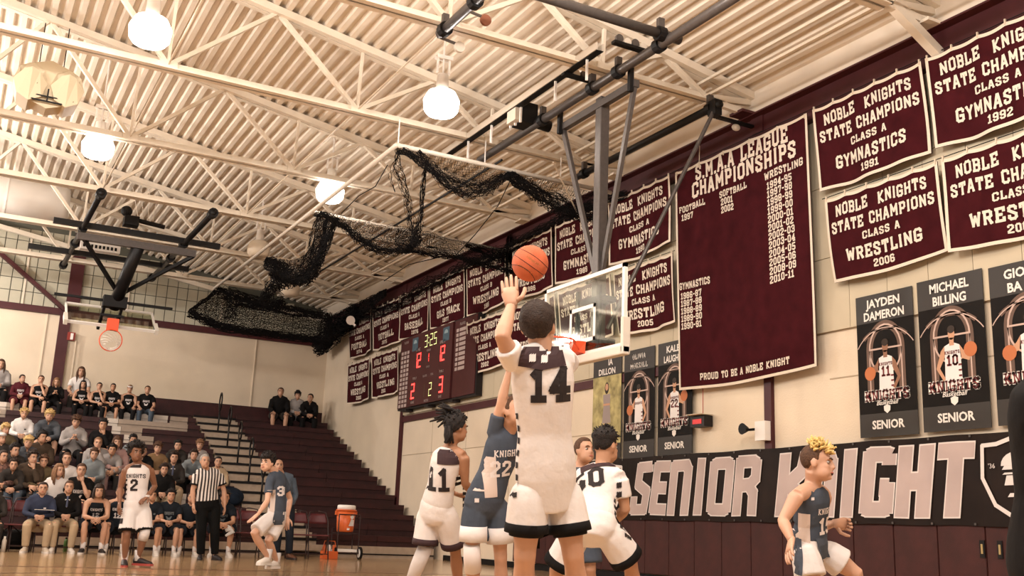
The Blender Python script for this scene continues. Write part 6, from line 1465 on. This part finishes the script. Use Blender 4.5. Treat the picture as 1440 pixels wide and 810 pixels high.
crowd(253, 628, None, 'dark haired boy in dark jacket and pale collar, upper of the right group', L_(shirt=DGR, legs=DGR, hair='thick', hc='black', hs=16), 'lean')
crowd(282, 628, None, 'strawberry blond boy in tan grey sweater at the aisle', L_(shirt=GR, legs=DGR, hair='mop', hc='fairbrown', hs=17), 'clasp', top='long')
crowd(246, 643, None, 'boy in dark suit jacket, white shirt and khaki trousers', L_(shirt=DGR, legs=KHK, hair='thick', hc='dark', hs=18, **{'print':'tie'}), 'clasp', top='long')
crowd(276, 641, None, 'dark haired person in pale blue grey shirt left of referee', L_(shirt=LBL, legs=BLK, hair='thick', hc='dark', hs=19), 'lean', top='long')
crowd(308, 650, None, 'dark haired person in tan shirt behind the referee shoulder', L_(shirt=KHK, legs=DGR, hair='short', hc='black', hs=20), 'clasp', top='long')
for px, py, lab, sh, hc_, ps, hs_ in ((20, 655, 'dark jacketed boy leaning in, second from left edge low row', DGR, 'dark', 'lean', 22), (62, 650, 'boy in olive jacket behind the blue sweater man', OLV, 'brown', 'clasp', 23), (133, 640, 'boy in grey tee beside hand-on-mouth boy, lower row', LBL, 'brown', 'clasp', 24), (232, 662, 'boy in black jacket and khaki trousers, right of player number 2', BLK, 'dark', 'clasp', 25)):
    crowd(px, py, None, lab, L_(shirt=sh, legs=DGR if hs_ != 25 else KHK, hair='thick', hc=hc_, hs=hs_ % 4), ps, top='hoodie')
crowd(396, 550, 13, 'person in long black coat, leftmost of three on the top right row', L_(shirt=BLK, legs=DGR, hair='short', hc='brown', hs=26), 'knees', top='hoodie', bottom='shorts', k=1.05)
crowd(420, 556, 13, 'person in grey hoodie, middle of three on the top right row', L_(shirt=GR, legs=BLK, hair='mop', hc='black', hs=27, **{'print':'logo', 'pm': M_num}), 'clasp')
crowd(440, 559, 13, 'person in black jacket, rightmost of three on the top right row', L_(shirt=BLK, legs=BLK, hair='short', hc='dark', hs=28), 'lean', turn=-.5)

# bench people on folding chairs
TNK = cloth('tank_charcoal', (.013,.015,.020)); TEE = cloth('warmup_tee', (.012,.015,.020), .2)
crowd(-6, 690, -1, 'person in dark clothes cut by the left frame edge on the bench', L_(shirt=DGR, legs=DGR, hair='short', hc='dark'), 'clasp', top='long')
crowd(61, 687, -1, 'man in slate blue pullover and khaki trousers holding papers', L_(shirt=STL, legs=KHK, hair='short', hc='dark', shoe=mat('shoe_cream', (.5,.42,.33), .6), **{'print':'logo'}), 'clasp', top='long', k=1.12)
crowd(98, 685, -1, 'man in black jacket with tie and khaki trousers on the bench', L_(shirt=BLK, legs=KHK, hair='short', hc='brown', **{'print':'tie', 'pm': WHS}), 'clasp', top='long')
crowd(142, 691, -1, 'bench player in charcoal tank number 12 with parted dark hair', L_(shirt=TNK, legs=TNK, hair='mid', hc='dark', shoe=M_shb, sock=M_sockw, **{'print':'K'}), 'lean', top='tank', bottom='shorts')
crowd(170, 692, -1, 'bench player mostly hidden behind player number 2', L_(shirt=TNK, legs=TNK, hair='short', hc='dark', sock=M_sockw, **{'print':'K'}), 'knees', top='tank', bottom='shorts')
crowd(216, 697, -1, 'bench player in dark warm-up tee just right of player number 2', L_(shirt=TEE, legs=TNK, hair='thick', hc='black', sock=M_sockw, skin='tan', **{'print':'logo', 'pm': LBL}), 'clasp', top='tee', bottom='shorts')
crowd(242, 697, -1, 'bench player in dark warm-up tee left of the referee', L_(shirt=TEE, legs=TNK, hair='thick', hc='black', hs=1, sock=M_sockw, **{'print':'tee', 'pm': LBL}), 'clasp', top='tee', bottom='shorts')
crowd(271, 700, -1, 'bench player partly behind the referee right arm', L_(shirt=TEE, legs=TNK, hair='short', hc='dark', sock=M_sockw), 'clasp', top='tee', bottom='shorts')
crowd(321, 700, -1, 'bench player in dark tee leaning with a white towel, right of referee', L_(shirt=TEE, legs=TNK, hair='thick', hc='dark', hs=3, sock=M_sockw, skin='tan', **{'print':'tee', 'pm': LBL}), 'lean', top='tee', bottom='shorts')
pp = aty(61, 726, 19.45)
tag(MB().box(pp.x-.14, pp.x+.16, 19.42, 19.62, .70, .708).build('paper_sheet', WHS), 'white paper sheet in the hands of the man in slate pullover', 'paper')
pp = aty(318, 752, 19.35)
tag(MB().loft([(pp.x-.05,19.33,.58),(pp.x+.02,19.3,.50),(pp.x+.10,19.3,.46),(pp.x-.02,19.3,.38)], [(.03,.02),(.07,.03),(.05,.03),(.02,.015)], side=(1,0,0), n=10).build('towel', WHS, smooth=True), 'crumpled white towel held by the bench player right of referee', 'towel')

# folding chairs along the bench
M_chf = mat('folding_chair_frame', (.03,.015,.014), .4); M_chs = mat('folding_chair_maroon', (.10,.02,.022), .45)
def folding_chair():
    t = empty('folding_chair', (0,0,0))
    MB().box(-.20, .20, -.20, .20, .43, .455).build('seat', M_chs, t, bevel=.01)
    mb = MB(); vs = []
    for j in range(5):
        z = .66+.19*j/4; w_ = .19-.05*(j/4)**2
        for i in range(9): u = -1+2*i/8; vs.append((w_*u, .24+.03*j/4-.03*(1-u*u)*-1, z))
    mb.add(vs, [(j*9+i, j*9+i+1, (j+1)*9+i+1, (j+1)*9+i) for j in range(4) for i in range(8)])
    b = mb.build('backrest', M_chs, t, smooth=True); b.modifiers.new('s', 'SOLIDIFY').thickness = .012
    for s_ in (-1, 1):
        MB().loft([(s_*.21,-.24,0),(s_*.21,.05,.45),(s_*.205,.22,.72),(s_*.15,.27,.88),(0,.275,.90)], .012, n=8).build('leg', M_chf, t, smooth=True)
        MB().loft([(s_*.19,.26,0),(s_*.19,-.10,.43)], .011, n=8).build('leg', M_chf, t, smooth=True)
    MB().tube((-.21,-.18,.10),(.21,-.18,.10), .009, n=6).build('stretcher', M_chf, t); MB().tube((-.19,.20,.08),(.19,.20,.08), .009, n=6).build('stretcher', M_chf, t)
    return t
ch0 = folding_chair()
own = [(-6,'under the person at the left frame edge'),(61,'under the man in slate pullover'),(98,'under the man with a tie'),(142,'under bench player number 12'),(170,'behind player number 2'),(216,'just right of player number 2'),(242,'under the bench player left of the referee'),(271,'behind the referee'),
       (321,'under the bench player with the towel'),(29,'empty, with dark bags beside the slate pullover man'),(348,'empty, left of the crouching defender'),(418,'empty, just right of the bald coach'),(446,'empty, rightmost beside the orange bag')]
for i, (px, lab) in enumerate(own):
    c = ch0 if i == 0 else copy_tree(ch0); p = aty(px, 760, 19.88); c.location = (p.x, 19.88, 0); c.rotation_euler = (0,0,-math.atan2(p.x, 19.9)*.7)
    tag(c, 'maroon metal folding chair %s' % lab, 'chair', 'maroon folding chairs along the bench')
# water bottles and bag
t = empty('water_bottle', atz(91, 776, 0)+V((0,0,0)), 0, 'green water bottle on the floor between two bench men', 'bottle')
MB().loft([(0,0,0),(0,0,.18),(0,0,.22)], [.035,.035,.018], n=12).build('body', mat('green_plastic', (.08,.16,.04), .3), t, smooth=True); MB().tube((0,0,.22),(0,0,.25), .018).build('cap', M_blackp, t)
t = empty('water_bottle', atz(4, 776, 0), 0, 'clear grey water bottle on the floor at the left frame edge', 'bottle')
MB().loft([(0,0,0),(0,0,.18),(0,0,.22)], [.035,.035,.018], n=12).build('body', M_chan, t, smooth=True); MB().tube((0,0,.22),(0,0,.25), .018).build('cap', M_white, t)
# drink cooler on its trolley
cx = aty(486, 750, 20.3).x
M_orc = mat('cooler_orange', (.62,.12,.03), .4)
t = empty('drink_cooler', (cx-.02, 20.3, .52), 0, 'orange drink cooler with white lid on the black trolley', 'cooler')
MB().loft([(0,0,0),(0,0,.02),(0,0,.42)], [.150,.165,.19], n=28).build('tank', M_orc, t, smooth=True); MB().loft([(0,0,.41),(0,0,.44)], [.205,.205], n=28).build('rim', M_orc, t, smooth=True)
MB().loft([(0,0,.44),(0,0,.52),(0,0,.53)], [.185,.18,.15], n=28).build('lid', M_white, t, smooth=True)
for s_ in (-1, 1): MB().box(s_*.20-.02, s_*.20+.02, -.04, .04, .33, .41).build('handle', M_orc, t)
MB().box(-.02, .02, -.20, -.16, .04, .08).build('spigot', M_white, t)
mb = MB()
for pts in ([(.02,.30),(.10,.36),(.12,.28),(.06,.24)], [(.0,.12),(.12,.12),(.12,.24),(.05,.26)]):
    mb.add([(a, -math.sqrt(.19**2-a*a)-.004, b) for a, b in pts], [(0,1,2,3)])
tag(mb.build('logo', M_numw, t), kind='stuff')
t = empty('cooler_trolley', (cx, 20.3, 0), 0, 'black wire trolley on wheels carrying the orange cooler', 'trolley')
for s_ in (-1, 1):
    MB().loft([(s_*.22,-.18,.12),(s_*.22,-.18,.86)], .012, n=8).build('upright', M_chf, t); MB().loft([(s_*.22,.18,.12),(s_*.22,.18,.60)], .012, n=8).build('upright', M_chf, t)
    w_ = MB().loft([(s_*.27-.02,-.15,.12),(s_*.27+.02,-.15,.12)], .125, side=(0,1,0), n=24).build('wheel', M_blackp, t, smooth=False)
    MB().loft([(s_*.27-.026,-.15,.12),(s_*.27+.026,-.15,.12)], .085, side=(0,1,0), n=20).build('hub', M_white, w_)
MB().box(-.22, .22, -.19, .19, .485, .505).build('shelf', M_chf, t); MB().box(-.20, .20, -.17, .17, .14, .19).build('lower_tray', M_white, t); MB().tube((-.22,-.18,.86),(.22,-.18,.86), .012).build('handle', M_chf, t)
MB().tube((-.27,-.15,.12),(.27,-.15,.12), .012).build('axle', M_chf, t)
t = empty('bottle_carrier', (aty(463, 775, 20.1).x, 20.1, 0), 0, 'orange bottle carrier with bottles on the floor left of the trolley', 'carrier')
MB().box(-.15, .15, -.10, .10, 0, .15).build('crate', M_orc, t, bevel=.01)
for i in range(3):
    b_ = MB().loft([(-.09+.09*i,0,.05),(-.09+.09*i,0,.22),(-.09+.09*i,0,.27)], [.034,.034,.014], n=12).build('bottle', M_orc if i != 1 else M_white, t, smooth=True)
MB().loft([(-.15,0,.15),(-.10,0,.34),(.10,0,.34),(.15,0,.15)], .01, n=6).build('handle', M_orc, t, smooth=True)
# backpacks and bags
p = aty(334, 676, rowY(2)-.05)
t = empty('backpack', (p.x, rowY(3)+.0, rowZ(2)-.1+.1), 0, 'dark navy round backpack lying on the aisle behind the referee', 'bag')
bm_ = cloth('backpack_navy', (.012,.018,.030), .3)
MB().ell((0,-.0,.22), (.34,.2,.22), 22, 14).build('bag_body', bm_, t, smooth=True); MB().ell((.04,-.15,.18), (.20,.09,.14), 16, 10).build('front_pocket', bm_, t, smooth=True); MB().loft([(-.3,-.05,.3),(-.45,-.1,.2),(-.42,-.1,.05)], .02, n=6).build('strap', M_blk, t)
t = empty('gym_bag', (aty(12, 765, 20.5).x, 20.45, 0), 0, 'black gym bags on the floor behind the leftmost chairs', 'bag')
MB().loft([(-.35,0,.16),(-.3,0,.18),(.3,0,.18),(.35,0,.16)], [(.12,.14),(.17,.17),(.17,.17),(.12,.14)], side=(0,1,0), n=16).build('bag_body', M_blk, t, smooth=True)
MB().loft([(-.15,-.1,.3),(0,-.12,.42),(.15,-.1,.3)], .012, n=6).build('handle', M_blk, t)

# ---------------------------------------------------------------- prints that show as separate pieces become parts of their own
def split_parts(names):
    for o in [o for o in bpy.data.objects if o.type == 'MESH' and o.parent and o.name.split('.')[0] in names]:
        me = o.data; nv = len(me.vertices); par = list(range(nv))
        def fd(i):
            while par[i] != i: par[i] = par[par[i]]; i = par[i]
            return i
        for p in me.polygons:
            a = fd(p.vertices[0])
            for q in p.vertices[1:]: par[fd(q)] = a
        isl = {}
        for i in range(nv): isl.setdefault(fd(i), []).append(i)
        bx_ = []
        for k_, l_ in isl.items():
            cs = [me.vertices[i].co for i in l_]; bx_.append([[min(c[a] for c in cs) for a in range(3)], [max(c[a] for c in cs) for a in range(3)], {k_}])
        ch = True
        par2 = list(range(len(bx_)))
        def f2_(i):
            while par2[i] != i: i = par2[i]
            return i
        for i in range(len(bx_)):
            for j in range(i+1, len(bx_)):
                A, B = bx_[i], bx_[j]; g = math.sqrt(sum(max(0, A[0][a]-B[1][a], B[0][a]-A[1][a])**2 for a in range(3)))
                sz = max(max(A[1][a]-A[0][a] for a in range(3)), max(B[1][a]-B[0][a] for a in range(3)))
                if g <= max(.02, .5*sz): par2[f2_(j)] = f2_(i)
        cl = {}
        for i in range(len(bx_)): cl.setdefault(f2_(i), set()).update(bx_[i][2])
        if len(cl) < 2: continue
        nm_ = names[o.name.split('.')[0]]; faces = [(fd(p.vertices[0]), tuple(p.vertices)) for p in me.polygons]
        for roots in cl.values():
            fs = [f_ for r_, f_ in faces if r_ in roots]; ids = sorted({i for f_ in fs for i in f_}); mp = {v_: n_ for n_, v_ in enumerate(ids)}
            nmz = bpy.data.meshes.new(nm_); nmz.from_pydata([me.vertices[i].co for i in ids], [], [tuple(mp[i] for i in f_) for f_ in fs])
            if me.materials: nmz.materials.append(me.materials[0])
            c = bpy.data.objects.new(nm_, nmz); C.objects.link(c); c.parent = o.parent; c.location = o.location; c.rotation_euler = o.rotation_euler; c.scale = o.scale
        bpy.data.objects.remove(o)
split_parts({'hooks': 'hook', 'title_bands': 'title_band', 'grommets': 'grommet', 'shield_emblem': 'shield_emblem', 'team_emblem': 'team_emblem', 'team_emblem_panel': 'team_emblem_panel',
             'side_print': 'side_print', 'red_digits': 'red_digit', 'yellow_digits': 'yellow_digit', 'white_marks': 'white_mark', 'number_print': 'number_print', 'skin_print': 'skin_print', 'lettering': 'lettering'})
